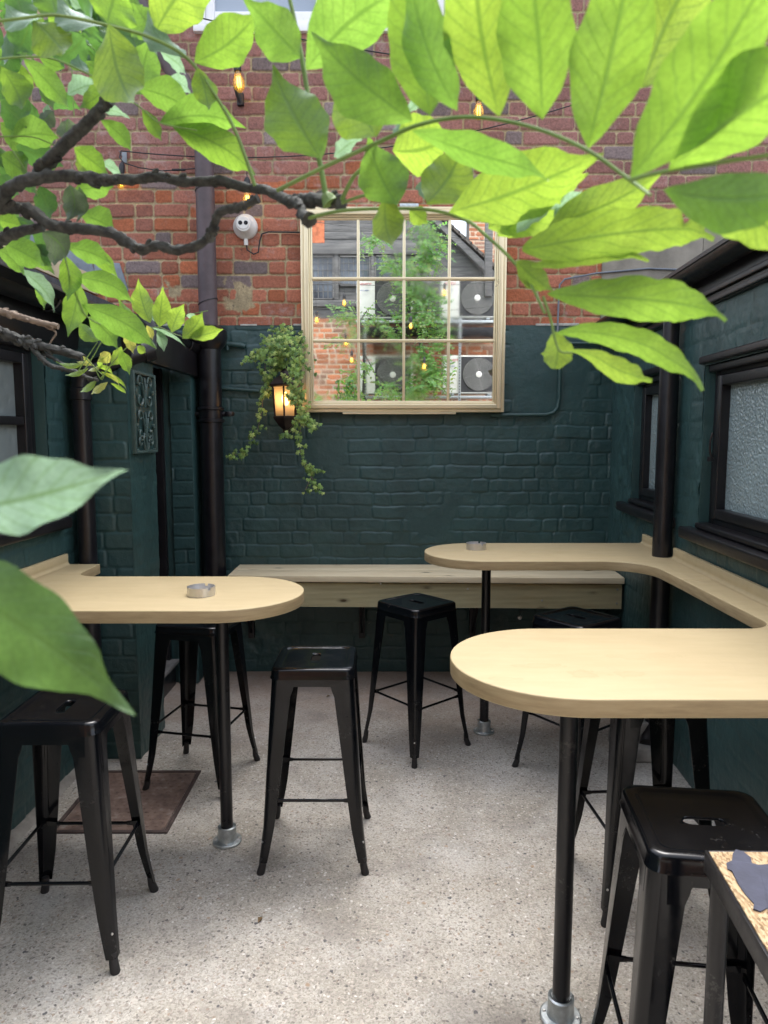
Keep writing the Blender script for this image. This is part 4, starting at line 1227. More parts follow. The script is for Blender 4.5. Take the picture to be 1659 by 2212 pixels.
def make_stool():
    root = empty('bar_stool', (0, 0, 0), 'x', 'stool', 'black metal bar stools')
    K = []
    outer = rsq(.153, .036)
    n = len(outer)
    loops = []
    sl_ = slot(.046, .0165, outer)
    def lp(h_, r_, z, base=None): return [(x, y, z) for x, y in (base or rsq(h_, r_))]
    loops.append(lp(0, 0, SH - .011, sl_)); loops.append(lp(0, 0, SH - .0065, sl_))
    loops.append([(x * 1.06, y * 1.04, SH - .0045) for x, y in sl_])
    base_in = rsq(.118, .026)
    for t in (.25, .5, .75):
        loops.append([(x * 1.06 * (1 - t) + bx_ * t, y * 1.04 * (1 - t) + by_ * t, SH - .0045) for (x, y), (bx_, by_) in zip(sl_, base_in)])
    loops.append(lp(.118, .026, SH - .0045)); loops.append(lp(.122, .027, SH - .0035)); loops.append(lp(.126, .028, SH - .0005)); loops.append(lp(.132, .030, SH))
    for k in range(1, 6):
        a = R(90 * k / 5); loops.append(lp(.140 + .013 * math.sin(a), .032 + .004 * math.sin(a), SH - .012 * (1 - math.cos(a))))
    loops.append(lp(.1548, .037, SH - .034)); loops.append(lp(.1575, .038, SH - .0375)); loops.append(lp(.1575, .038, SH - .040)); loops.append(lp(.151, .036, SH - .040))
    loops.append(lp(.150, .035, SH - .014)); 
    m_ = MB()
    vs = [v_ for l_ in loops for v_ in l_]
    fs = [(i * n + k, i * n + (k + 1) % n, (i + 1) * n + (k + 1) % n, (i + 1) * n + k) for i in range(len(loops) - 1) for k in range(n)]
    m_.add(vs, fs)
    K.append(m_.build('seat', M['black_gloss'], root, smooth=50))
    # apron below the rim with chamfered arches
    ap = MB(); zt, zb2, zl = SH - .0405, SH - .066, SH - .105
    def c_at(z):                  # outer corner half-size at height z
        t = (SH - .04 - z) / (SH - .04)
        return .151 + .046 * t + .010 * max(0, t - .8) / .2
    for q_ in range(4):
        rm = Matrix.Rotation(q_ * PI / 2, 3, 'Z')
        hT, hB = c_at(zt), c_at(zb2); s_ = hT - .034; th = .0022
        pts_t = [(-s_, zt), (-s_, zl), (-s_ + .028, zl), (-s_ + .050, zb2), (s_ - .050, zb2), (s_ - .028, zl), (s_, zl), (s_, zt)]
        vs = []
        for off in (0, th):
            for (u, z) in pts_t: vs.append(rm @ Vector((u, -(c_at(z) + .0006 - off), z)))
        k_ = len(pts_t)
        ap.add(vs, [tuple(range(k_)), tuple(range(k_, 2 * k_))[::-1]] + [(i, i + k_, (i + 1) % k_ + k_, (i + 1) % k_) for i in range(k_)])
    K.append(ap.build('apron', M['black_gloss'], root, smooth=30))
    # legs
    for q_ in range(4):
        rm = Matrix.Rotation(q_ * PI / 2, 3, 'Z')
        lg = MB(); secs = []
        for z, w in ((SH - .0405, .088), (SH - .08, .082), (SH - .105, .074), (.60, .070), (.45, .061), (.30, .052), (.17, .043), (.09, .036), (.045, .032)):
            c = c_at(z); r_ = min(.024, w * .55); th = .0025
            sec = []
            sec.append((c - w, c)); 
            for k in range(7):
                a = R(90 - 90 * k / 6); sec.append((c - r_ + r_ * math.cos(a), c - r_ + r_ * math.sin(a)))
            sec.append((c, c - w))
            inn = [(c - th - .0005, c - w)]
            for k in range(7):
                a = R(90 * k / 6); inn.append((c - r_ + (r_ - th) * math.cos(a), c - r_ + (r_ - th) * math.sin(a)))
            inn.append((c - w, c - th))
            # slight pressed flute down the flanges
            secs.append([rm @ Vector((x, y, z)) for x, y in sec + inn])
        k_ = len(secs[0])
        vs = [v_ for s_ in secs for v_ in s_]
        fs = [(i * k_ + k, i * k_ + (k + 1) % k_, (i + 1) * k_ + (k + 1) % k_, (i + 1) * k_ + k) for i in range(len(secs) - 1) for k in range(k_)]
        fs += [tuple(range(k_))[::-1], tuple((len(secs) - 1) * k_ + k for k in range(k_))]
        lg.add(vs, fs)
        leg = lg.build('leg', M['black_gloss'], root, smooth=35)
        K.append(leg)
        ft = MB(); c0, c1 = c_at(.06) - .0135, c_at(.0) - .0125
        ft.tube([rm @ Vector((c0, c0, .062)), rm @ Vector((c0 + .002, c0 + .002, .03)), rm @ Vector((c1, c1, .003)), rm @ Vector((c1, c1, 0))], [.0125, .0135, .0150, .0135], 12)
        f_ = ft.build('foot', M['rubber'], leg)
        rv = MB(); cc = c_at(.12) - .004; rv.lathe((0, 0, 0), [(.0, .0), (.0035, .0), (.0035, .004)], 8)
        rv.v = [tuple(rm @ (Matrix.Rotation(PI / 4, 3, 'Z') @ Matrix.Rotation(-PI / 2, 3, 'Y') @ Vector(v_) + Vector((cc + .001, cc + .001, .12)))) for v_ in rv.v]
        r2 = rv.build('rivet', M['steel'], leg)
        KIDS[leg.name] = [f_, r2]
    for q_ in range(4):
        rm = Matrix.Rotation(q_ * PI / 2, 3, 'Z')
        zz = .272 + (.016 if q_ % 2 else 0); c = c_at(zz) - .012; e = c - .006
        br = MB()
        pts = [(-e, .010), (-e + .05, .010), (-e + .065, .0), (e - .065, .0), (e - .05, .010), (e, .010)]
        br.tube([rm @ Vector((u, -c, zz)) for u in (-e + .035, e - .035)], .0058, 10)
        for s_ in (-1, 1):
            a, b2 = s_ * e, s_ * (e - .045)
            br.hexa([rm @ Vector(v_) for v_ in ((a, -c - .003, zz - .010), (b2, -c - .004, zz - .0055), (b2, -c + .004, zz - .0055), (a, -c + .003, zz - .010), (a, -c - .003, zz + .010), (b2, -c - .004, zz + .0055), (b2, -c + .004, zz + .0055), (a, -c + .003, zz + .010))])
        K.append(br.build('brace', M['black_gloss'], root, smooth=40))
    KIDS[root.name] = K
    return root
stool0 = make_stool()
stools = [
 (-.264, 2.665, 0, 'black metal stool standing alone in the middle of the floor, seat fully in view'),
 (.168, 3.59, 41, 'black metal stool turned cornerwise right in front of the bench'),
 (-.865, 3.245, -12, 'black metal stool tucked under the left bar table behind its post'),
 (-1.012, 2.175, 1, 'nearest black metal stool on the left, below the big green leaf'),
 (.915, 3.285, 36, 'black metal stool between the two arms of the right bar table, its seat showing'),
 (.915, 2.40, 4, 'black metal stool under the near arm of the right bar table, only its legs showing'),
 (.715, 1.497, 83, 'nearest black metal stool on the right, beside the chipboard table'),
]
for k, (x, y, a, lab) in enumerate(stools):
    o = stool0 if k == 0 else copy_tree(stool0)
    o.location = (x, y, 0); o.rotation_euler = (0, 0, R(a)); o['label'] = lab

# ------------------------------------------------------------------ chipboard table in the right foreground
ct = empty('side_table', (.8, 1.0, 0), 'chipboard topped table with a dark metal frame in the right foreground corner', 'table')
za = .86
c0 = at(1522, 1836, 1.0); t_ = (za - EYE) / (ray(1522, 1836).z); A = Vector((0, 0, EYE)) + ray(1522, 1836) * t_
t_ = (za - EYE) / (ray(1659, 2070).z); Bp = Vector((0, 0, EYE)) + ray(1659, 2070) * t_
dirn = (Bp - A).normalized(); dirn.z = 0
A2 = Vector((A.x, A.y, 0)); rx = Vector((1, -.01, 0)).normalized(); Lr = .62; Wr = .55
B2 = A2 + dirn * Lr; C2 = B2 + rx * Wr; D2 = A2 + rx * Wr
def quadbox(m, P, z0, z1): m.hexa([(p_.x, p_.y, z0) for p_ in P] + [(p_.x, p_.y, z1) for p_ in P])
q = MB(); i1 = .004
quadbox(q, [A2 + rx * .006 - dirn * -.006, B2 + rx * .006, C2, D2 + dirn * .006], za - .018, za + .001)
wpart(q, 'board', M['chip'], ct, bev=.002)
q = MB()
quadbox(q, [A2, B2, B2 + rx * .0055, A2 + rx * .0055], za - .040, za)
quadbox(q, [A2 + rx * .006, A2 + rx * .006 + dirn * .0055, D2 + dirn * .0055, D2], za - .040, za)
quadbox(q, [A2 + rx * .007 + dirn * .006, B2 + rx * .007, B2 + rx * .035, A2 + rx * .035 + dirn * .006], za - .040, za - .0195)
wpart(q, 'frame', M['black_satin'], ct, bev=.0015)
for p_ in (A2 + rx * .024 + dirn * .022, B2 + rx * .024 - dirn * .03, C2 - rx * .03 - dirn * .03, D2 - rx * .03 + dirn * .03):
    q = MB(); q.tube([(p_.x, p_.y, .012), (p_.x, p_.y, za - .041)], .0165, 18)
    lg = wpart(q, 'leg', M['black_satin'], ct)
    q = MB(); q.lathe((p_.x, p_.y, 0), [(.018, 0), (.02, .004), (.02, .012), (.0165, .014)], 16); f_ = q.build('foot', M['rubber'], None); f_.parent = lg; f_.matrix_parent_inverse = parent_world(lg).inverted()
def onz(px, py, z):
    d = ray(px, py); t = (z - EYE) / d.z
    return Vector((0, 0, EYE)) + d * t
def d6(x, y): return (1094.9 + .34 * x, 1592.6 + .34 * y)
outl = [(1455, 712), (1500, 728), (1548, 760), (1558, 795), (1600, 812), (1665, 808), (1760, 830), (1760, 1150), (1700, 1160), (1660, 1110), (1655, 1080), (1610, 1105), (1565, 1090), (1570, 1055), (1520, 1000), (1470, 930), (1430, 850), (1400, 832), (1395, 795), (1430, 785), (1435, 740)]
P3 = [onz(*d6(a, b_), za + .0035) for a, b_ in outl]
q = MB(); n = len(P3)
q.add([(p_.x, p_.y, za + .0018) for p_ in P3] + [(p_.x, p_.y, za + .0036 + .0012 * math.sin(k * 1.7)) for k, p_ in enumerate(P3)], [tuple(range(n))[::-1], tuple(range(n, 2 * n))] + [(k, (k + 1) % n, (k + 1) % n + n, k + n) for k in range(n)])
tag(q.build('torn_membrane', M['paper'], smooth=0), 'torn scrap of dark grey roofing membrane lying on the chipboard table', 'scrap')

# ------------------------------------------------------------------ string lights
def st_bulb(root, p_, tilt=0.0, drop=.05, sc=1.0):
    rm = Matrix.Rotation(tilt, 3, 'Y')
    def tr(v_): return rm @ (Vector(v_) * sc) + p_
    def lath(prof, mat, name, par=None, n=16):
        q = MB(); q.lathe((0, 0, 0), prof, n); q.v = [tuple(tr(v_)) for v_ in q.v]
        if par is None: return wpart(q, name, mat, root)
        o = q.build(name, mat, None); o.parent = par; o.matrix_parent_inverse = parent_world(par).inverted(); return o
    sk = lath([(.003, drop * .0), (.003, -drop), (.010, -drop - .004), (.018, -drop - .018), (.021, -drop - .03), (.021, -drop - .07), (.019, -drop - .085), (.014, -drop - .087)], M['cable'], 'lamp_holder')
    bz = -drop - .085
    lath([(.014, bz), (.018, bz - .018), (.029, bz - .05), (.031, bz - .07), (.026, bz - .09), (.012, bz - .105), (.0, bz - .107)], M['bulb_glass'], 'bulb', sk)
    q = MB()
    for a in range(4):
        x_, y_ = .008 * math.cos(a * PI / 2 + .6), .008 * math.sin(a * PI / 2 + .6)
        q.tube([tr((x_, y_, bz - .028)), tr((x_ * 1.3, y_ * 1.3, bz - .08))], .0022 * sc, 6)
    o = q.build('filament', M['filament'], None); o.parent = sk; o.matrix_parent_inverse = parent_world(sk).inverted()
def sag(a, b_, s, n=24):
    return [a.lerp(b_, k / n) - Vector((0, 0, s * 4 * (k / n) * (1 - k / n))) for k in range(n + 1)]
s1 = empty('string_lights', at(440, 340, 4.6), 'black festoon cable slung from the small steel hook plate across the red brick wall', 'string lights')
A_, Bq = at(262, 326, 4.66), at(1330, 196, 4.60)
wire = sag(A_, Bq, .17)
q = MB(); q.tube(wire, .0036, 6); q.tube([at(262, 350, 4.66), at(300, 362, 4.66), at(350, 369, 4.66), at(425, 364, 4.66)], .0036, 6); q.tube([at(372, 367, 4.66), at(400, 367, 4.66)], .0075, 6)
q.tube([A_, at(258, 340, 4.65), at(266, 350, 4.65)], .004, 6)
wpart(q, 'cable', M['cable'], s1)
st_bulb(s1, at(264, 350, 4.64), .1, .0, .85)
st_bulb(s1, at(533, 349, 4.60), 0, .09)
st_bulb(s1, at(1034, 243, 4.58) + Vector((0, 0, .20)), 0, .05)
q = MB(); pq = at(264, 340, BY - .012); q.box((pq.x + .0, BY - .02, pq.z - .035), (pq.x + .032, BY - .016, pq.z + .03)); q.tube([pq, pq + Vector((0, -.05, .02))], .003, 6)
tag(q.build('hook_plate', simple('dull_zinc', (.22, .24, .26), .5, metal=.5), bev=.001), 'small galvanised hook plate screwed to the brick behind the leaves', 'hook')
s2 = empty('string_lights', at(505, 75, 4.6), 'black festoon cable crossing just below the white upstairs window with a glowing bulb', 'string lights')
A_, Bq = at(270, -2, 4.6), at(1120, 150, 4.6)
q = MB(); q.tube(sag(A_, Bq, .05), .004, 6); wpart(q, 'cable', M['cable'], s2)
st_bulb(s2, at(505, 74, 4.58), -.09, .105, 1.12)
q = MB(); q.tube([at(508, 186, 4.62), at(514, 205, 4.64), at(520, 222, 4.66)], [.012, .015, .012], 8); q.box(tuple(at(512, 226, 4.7)), tuple(at(527, 204, 4.725)))
wpart(q, 'cable_clip', M['cable'], s2)

# ------------------------------------------------------------------ the yard behind the camera (seen in the mirror)
RY = -2.75
rb = empty('timber_building', (.0, RY, 0), 'old building with weathered boards, leaded windows and orange brick reflected in the mirror', 'building')
def rp(x, y, Y=RY): return m5(x, y, Y)
def rbox(m, x0, y0, x1, y1, ya, yb, Yref=RY):
    a = rp(x0, y1, Yref); b_ = rp(x1, y0, Yref)
    m.box((a.x, min(ya, yb), a.z), (b_.x, max(ya, yb), b_.z))
def orange(U, Z, rb_, prof):
    c = np.array([.44, .17, .085]) * (.7 + .6 * rb_[..., 2:3])
    c = np.where(rb_[..., 3:4] < .2, np.array([.30, .17, .12]) * (.8 + .4 * rb_[..., 2:3]), c)
    pp = sstep(.2, .7, prof)[..., None]
    return np.array([.50, .42, .32]) * (1 - pp) + c * pp
zbk = rp(600, 640).z
xw = rp(790, 640).x
brick_sheet('brick_wall', -2.6, xw + .2, 0.0, zbk, lambda u, z, h: (u, RY + h, z), M['red'], rb, seed=41, amp=.006, rough=.003, colf=orange, step=.02, flip=True, course=.085)
brick_sheet('brick_wall', xw + .2, 3.2, 0.0, rp(1200, 300).z, lambda u, z, h: (u, RY - .25 + h, z), M['red'], rb, seed=42, amp=.006, rough=.003, colf=orange, step=.025, flip=True, course=.085)
q = MB(); rs = random.Random(3)
yy = 92; k = 0
while yy < 640:                    # horizontal weatherboards
    hgt = rs.uniform(34, 52)
    rbox(q, 440, yy, 1180, yy + hgt - 1.5, RY - .06, RY + .004 + (k % 3) * .006); yy += hgt; k += 1
wpart(q, 'weatherboard', M['timber_grey'], rb, bev=.004)
q = MB(); rbox(q, 440, 240, 1090, 300, RY - .02, RY + .07); rbox(q, 440, 545, 800, 580, RY - .02, RY + .06); rbox(q, 645, 300, 668, 545, RY - .02, RY + .05); rbox(q, 842, 300, 862, 545, RY - .02, RY + .05)
wpart(q, 'beam', M['timber_grey'], rb, bev=.008)
q = MB(); rbox(q, 440, 60, 590, 235, RY + .012, RY + .024); wpart(q, 'brick_patch', simple('orange_brick_patch', (.48, .15, .07), .85, var=.4, scale=14, bmp=.6), rb)
for (a, b_, c_, d_) in ((480, 308, 644, 542), (670, 308, 840, 470), (863, 306, 960, 470)):
    q = MB(); rbox(q, a, b_, c_, d_, RY + .02, RY + .030); wn_ = wpart(q, 'leaded_window', M['dark_glass'], rb, smooth=0)
    q = MB()
    for xx in np.arange(a, c_ + 1, 26): rbox(q, xx - 1.2, b_, xx + 1.2, d_, RY + .031, RY + .036)
    for yv in np.arange(b_, d_ + 1, 38): rbox(q, a, yv - 1.2, c_, yv + 1.2, RY + .0365, RY + .040)
    for (e, f, g1, h1) in ((a, b_, a + 7, d_), (c_ - 7, b_, c_, d_), (a, b_, c_, b_ + 7), (a, d_ - 7, c_, d_)): rbox(q, e, f, g1, h1, RY + .0405, RY + .062)
    o = q.build('lead_cames', M['timber_grey'], None, smooth=0); o.parent = wn_; o.matrix_parent_inverse = parent_world(wn_).inverted()
# gable roof slope
q = MB()
P = [rp(1080, 20), rp(1120, 20), rp(1520, 395), rp(1520, 450)]
def slab(m, pts, ya, yb):
    n_ = len(pts); vs = [(p_.x, ya, p_.z) for p_ in pts] + [(p_.x, yb, p_.z) for p_ in pts]
    m.add(vs, [tuple(range(n_)), tuple(range(n_, 2 * n_))[::-1]] + [(k, (k + 1) % n_, (k + 1) % n_ + n_, k + n_) for k in range(n_)])
slab(q, [rp(1040, 0), rp(1085, 0), rp(1530, 420), rp(1530, 470)], RY - .02, RY + .13); wpart(q, 'bargeboard', M['timber_grey'], rb, bev=.006)
q = MB(); slab(q, [rp(900, 0), rp(1050, 0), rp(1520, 440), rp(1520, 640), rp(900, 640)], RY - .22, RY - .07); wpart(q, 'gable_boards', M['timber_grey'], rb)
q = MB()
for k in range(15):
    a, b_ = k / 15, (k + 1.12) / 15
    p0 = rp(1082, -8).lerp(rp(1560, 432), a); p1 = rp(1082, -8).lerp(rp(1560, 432), b_)
    nn_ = Vector((.65, 0, .76))
    q.hexa([(p0.x, RY - 2, p0.z + .012), (p1.x, RY - 2, p1.z), (p1.x, RY + .16, p1.z), (p0.x, RY + .16, p0.z + .012), (p0.x + .02, RY - 2, p0.z + .035), (p1.x + .03, RY - 2, p1.z + .045), (p1.x + .03, RY + .16, p1.z + .045), (p0.x + .02, RY + .16, p0.z + .035)])
wpart(q, 'roof_tiles', M['slate'], rb)
q = MB(); q.box((-2.6, RY - 2.2, 0), (3.2, RY - .5, rp(1300, 440).z)); q.box((-2.6, RY - 2.2, 2), (.4, RY - .3, rp(900, 20).z)); wpart(q, 'wall_core', M['timber_grey'], rb, smooth=0)
ch = empty('chimney', (2.2, RY - 2.6, 3), 'orange brick wall end beyond the tiled roof, reflected at the top right of the mirror', 'chimney')
ca, cb = m5(1372, 180, RY - 2.4), m5(1700, 420, RY - 2.4)
brick_sheet('brick_face', ca.x, cb.x, cb.z - .6, ca.z + 1.5, lambda u, z, h: (u, RY - 2.4 + h, z), M['red'], ch, seed=43, amp=.006, rough=.003, colf=orange, step=.02, flip=True, course=.085)
q = MB(); q.box((ca.x + .01, RY - 3.0, cb.z - .6), (cb.x, RY - 2.42, ca.z + 1.5)); wpart(q, 'core', M['slate'], ch)
q = MB(); a = m5(1455, 420, -2.2); b_ = m5(1500, 60, -2.2); q.box((a.x, -2.25, a.z - .3), (b_.x, -2.15, b_.z)); 
tag(q.build('timber_post', M['timber_grey'], bev=.006), 'dark upright timber post reflected at the right edge of the mirror', 'post')
# air conditioners on racks
AY = -2.20
FONT = bpy.data.fonts[0] if len(bpy.data.fonts) else None
def text_mesh(name, s, size, mat, loc, rot, ext=.001):
    cu = bpy.data.curves.new(name, 'FONT'); cu.body = s; cu.size = size; cu.extrude = ext; cu.align_x = 'CENTER'; cu.align_y = 'CENTER'
    to = bpy.data.objects.new(name + '_tmp', cu); COL.objects.link(to)
    dg = bpy.context.evaluated_depsgraph_get(); dg.update()
    me = bpy.data.meshes.new_from_object(to.evaluated_get(dg))
    bpy.data.objects.remove(to); bpy.data.curves.remove(cu)
    me.materials.clear(); me.materials.append(mat)
    o = bpy.data.objects.new(name, me); COL.objects.link(o)
    o.location = loc; o.rotation_euler = rot
    return o
def make_ac():
    W_, H_, D_ = .90, .60, .32
    root = empty('air_conditioner', (0, 0, 0), 'x', 'air conditioner', 'air conditioning units reflected in the mirror')
    K = []
    q = MB(); q.box((-W_ / 2, -D_ / 2, 0), (W_ / 2, D_ / 2, H_)); K.append(q.build('casing', M['ac_white'], root, bev=.012, seg=3))
    fx = .125                     # fan sits off centre
    q = MB(); q.lathe((fx, D_ / 2 + .002, H_ / 2), [(.262, 0), (.268, .004), (.262, .012), (.25, .014), (.25, .001)], 48, 'Y')
    q.box((fx - .285, D_ / 2 + .0005, .02), (fx + .285, D_ / 2 + .0035, H_ - .02))
    K.append(q.build('fan_surround', M['grille_dark'], root))
    q = MB()
    for k in range(19):
        r_ = .050 + k * .0113
        q.tube([(fx + r_ * math.cos(2 * PI * t / 40), D_ / 2 + .018, H_ / 2 + r_ * math.sin(2 * PI * t / 40)) for t in range(41)], .0022, 5, cap=False)
    for k in range(4):
        a = k * PI / 2
        q.tube([(fx + .04 * math.cos(a), D_ / 2 + .015, H_ / 2 + .04 * math.sin(a)), (fx + .26 * math.cos(a + .25), D_ / 2 + .012, H_ / 2 + .26 * math.sin(a + .25))], .002, 5)
    K.append(q.build('guard', simple('guard_grey', (.30, .30, .29), .5, bmp=0), root))
    q = MB(); q.lathe((fx, D_ / 2 + .016, H_ / 2), [(.0, .01), (.04, .008), (.052, 0)], 24, 'Y'); K.append(q.build('hub', M['white'], root))
    q = MB()
    for x_ in (-.3, .3): q.box((x_ - .03, -.14, -.03), (x_ + .03, .14, -.001))
    K.append(q.build('feet', M['galv'], root, bev=.002))
    t1 = text_mesh('brand_lettering', 'TOSHIBA', .052, M['red_print'], (-.31, D_ / 2 + .002, H_ - .075), (PI / 2, 0, PI)); t1.parent = root; K.append(t1)
    t1.scale = (.95, 1, 1)
    q = MB(); 
    for s_, (a, b2) in enumerate(((.02, .006), (.032, .008))):
        q.tube([(-.31 + .02 + a * math.cos(t / 16 * 2 * PI), D_ / 2 + .002, H_ - .17 + b2 * math.sin(t / 16 * 2 * PI)) for t in range(17)], .0012, 4)
    q.box((-.40, D_ / 2 + .0005, H_ - .172), (-.33, D_ / 2 + .002, H_ - .166))
    K.append(q.build('badge', M['blue_print'], root))
    KIDS[root.name] = K
    return root
ac0 = make_ac()
acs = [((1000, 640), 'air conditioning unit on the upper rack, left of the pair in the mirror'),
       ((1455, 636), 'air conditioning unit on the upper rack, at the right edge of the mirror'),
       ((1000, 1048), 'air conditioning unit on the lower rack, left of the pair in the mirror'),
       ((1463, 1046), 'air conditioning unit on the lower rack, bottom right corner of the mirror')]
for k, ((mx, my), lab) in enumerate(acs):
    o = ac0 if k == 0 else copy_tree(ac0)
    cxp = m5(960 if mx == 1000 else (1415 if my < 700 else 1423), my, AY)
    o.location = (cxp.x - .125, AY - .16, cxp.z); o['label'] = lab
rk = empty('steel_rack', (.9, AY - .2, 0), 'slotted galvanised steel rack carrying the air conditioning units', 'rack')
for zy in (640, 1048):
    q = MB(); a = m5(760, zy, AY); b_ = m5(1700, zy, AY); q.box((a.x, AY - .34, a.z - .075), (b_.x, AY + .02, a.z - .035)); wpart(q, 'shelf', M['galv'] if zy == 640 else M['galv'], rk, bev=.003)
q = MB(); a = m5(760, 745, AY); b_ = m5(1700, 665, AY); q.box((a.x + .05, AY - .33, a.z + .02), (b_.x, AY - .04, b_.z - .06)); wpart(q, 'shadow_gap_block', M['black_satin'], rk, bev=.003)  # black box standing in for the shadowed gap below the upper shelf
for xx in (812, 1318):
    q = MB(); a = m5(xx, 1120, AY); b_ = m5(xx, 640, AY)
    q.box((a.x - .02, AY + .021, 0), (a.x + .02, AY + .025, b_.z)); 
    up_ = wpart(q, 'upright', M['galv'], rk)
    q = MB(); zz = a.z
    while zz < b_.z - .03: q.box((a.x - .006, AY + .0255, zz), (a.x + .006, AY + .0265, zz + .022)); zz += .045
    o = q.build('slots', M['grille_dark'], None, smooth=0); o.parent = up_; o.matrix_parent_inverse = parent_world(up_).inverted()

# ------------------------------------------------------------------ leaves
def lprof(v_, pk):
    if v_ < pk: a = math.sin(PI / 2 * v_ / pk) ** .9
    else: a = math.cos(PI / 2 * (v_ - pk) / (1 - pk)) ** 1.05
    if v_ > .86: a = a * .55 + .02
    elif v_ > .74: a = a * (1 - .45 * (v_ - .74) / .12)
    return a
def leaf_mesh(m, base, tip, w, col, roll=0.0, bend=.0, fold=.18, wave=.02, nu=8, nv=14, side=None, seed=0, blunt=.0, view=None, lat=0.0):
    """leaf from base to tip; side: across vector; bend lifts the middle, lat bows it sideways"""
    ax = tip - base; L = ax.length; t = ax / L
    vd = view if view is not None else ((base + tip) / 2 - Vector((0, 0, EYE))).normalized()
    if side is None: side = t.cross(vd)
    side = (side - t * side.dot(t)).normalized()
    n0 = side.cross(t).normalized()
    rm = Matrix.Rotation(roll, 3, t)
    side, n0 = rm @ side, rm @ n0
    rr = random.Random(seed)
    ph, ph2 = rr.uniform(0, 6), rr.uniform(0, 6)
    pk = rr.uniform(.36, .50); curl = rr.uniform(-.9, .9); asy = rr.uniform(.88, 1.12)
    vs = []; uvs = []
    for j in range(nv + 1):
        v_ = j / nv
        # ovate outline with a drawn-out tip
        a = lprof(v_, pk) if v_ < 1 else 0
        hw = w * .5 * max(a, .012)
        c = base + ax * v_ + n0 * (bend * L * math.sin(PI * v_)) + side * (lat * L * math.sin(PI * v_) + curl * .05 * L * max(0, v_ - .8) * 5 * (v_ - .8)) - n0 * (.10 * L * max(0, v_ - .6) ** 2 * 6)
        for i in range(nu + 1):
            u = i / nu * 2 - 1
            wv = wave * w * math.sin(ph + v_ * 17 + (u > 0) * 2) * abs(u) ** 2 + wave * .6 * w * math.sin(ph2 + v_ * 31) * abs(u) ** 3
            ed = (1 + .045 * math.sin(ph2 + v_ * 23 + (u > 0) * 3)) * (asy if u > 0 else 2 - asy)
            vs.append(c + side * (hw * u * ed) + n0 * (fold * hw * abs(u) ** 1.4 + wv))
            uvs.append((i / nu, v_))
    k = nu + 1
    fs = [(j * k + i, j * k + i + 1, (j + 1) * k + i + 1, (j + 1) * k + i) for j in range(nv) for i in range(nu)]
    m.add(vs, fs, col, uvs)
LIME = (.31, .52, .06); LIMEY = (.41, .60, .07); MID = (.26, .47, .065); DARK = (.14, .31, .06); PALE = (.34, .52, .32); YEL = (.78, .76, .16)  # PALE: whitish undersides, with the sheen of glossy leaves painted in
rsL = random.Random(99)
def jit(c, a=.12):
    k = 1 + rsL.uniform(-a, a); return tuple(q_ * k for q_ in c)
REG = {1: (0, 0), 2: (530.9, 0), 3: (1094.9, 0), 4: (0, 530.9), 6: (1094.9, 530.9), 0: None}
def rg(r_, x, y):
    if r_ == 0: return (x, y)
    return (REG[r_][0] + .34 * x, REG[r_][1] + .34 * y)
def put(m, r_, b_, t, w, Yb, Yt=None, col=LIME, roll=0, bend=.06, lat=0, fold=.2, seed=None):
    if Yt is None: Yt = Yb
    B_ = at(*rg(r_, *b_), Yb); T_ = at(*rg(r_, *t), Yt)
    sc = (.34 if r_ else 1)
    W = 1.06 * w * sc / FPX * ((Yb + Yt) / 2)
    W /= max(.25, math.cos(roll))
    leaf_mesh(m, B_, T_, W, jit(col), roll, bend, fold, seed=rsL.randrange(9999), lat=lat, wave=.035, nu=8 if W > .015 else 6, nv=16)
def stemline(m, r_, pts, Ys, r0, r1=None, n=7, knob=0):
    P = []
    if not hasattr(Ys, '__len__'): Ys = [Ys, Ys]
    k_ = len(pts)
    for i, (a, b_) in enumerate(pts):
        Y = Ys[0] + (Ys[1] - Ys[0]) * i / (k_ - 1); P.append(at(*rg(r_, a, b_), Y))
    # smooth with Catmull-Rom
    Q = []; RR = []
    r1 = r0 if r1 is None else r1
    for i in range(k_ - 1):
        p0 = P[max(0, i - 1)]; p1 = P[i]; p2 = P[i + 1]; p3 = P[min(k_ - 1, i + 2)]
        for s in range(6):
            t = s / 6
            Q.append(.5 * ((2 * p1) + (p2 - p0) * t + (2 * p0 - 5 * p1 + 4 * p2 - p3) * t * t + (3 * p1 - p0 - 3 * p2 + p3) * t ** 3))
            RR.append(r0 + (r1 - r0) * (i + t) / (k_ - 1))
    Q.append(P[-1]); RR.append(r1)
    if knob:
        RR = [q_ * (1 + knob * max(0, mnoise.noise(Vector((i * .42, r0 * 900, 3)))) * 1.6 + knob * .25 * math.sin(i * 1.9)) for i, q_ in enumerate(RR)]
    if knob and r0 > .002:
        o0 = len(m.v); m.tube(Q, RR, max(n, 12))
        for i in range(o0, len(m.v)):
            p_ = Vector(m.v[i]); ring = min(len(Q) - 1, (i - o0) // max(n, 12)); c_ = Q[ring]; d_ = p_ - c_
            k2 = 1 + .30 * mnoise.noise(p_ * (1.1 / max(RR[ring], .003))) + .16 * mnoise.noise(p_ * (3.2 / max(RR[ring], .003)))
            m.v[i] = tuple(c_ + d_ * k2)
        rk_ = random.Random(int(r0 * 1e6))
        for j in range(int(len(Q) * .35)):
            i = rk_.randrange(2, len(Q) - 2); a = rk_.uniform(0, 6.28); r_ = RR[i]
            t_ = (Q[i + 1] - Q[i - 1]).normalized(); u_ = t_.cross(Vector((0, 1, 0))).normalized(); w_ = t_.cross(u_)
            dd = u_ * math.cos(a) + w_ * math.sin(a)
            m.tube([Q[i] + dd * r_ * .3 - t_ * r_ * .7, Q[i] + dd * r_ * 1.0, Q[i] + dd * r_ * rk_.uniform(1.15, 1.5) + t_ * r_ * .5], [r_ * .75, r_ * .62, r_ * .2], 7)
    else: m.tube(Q, RR, n)

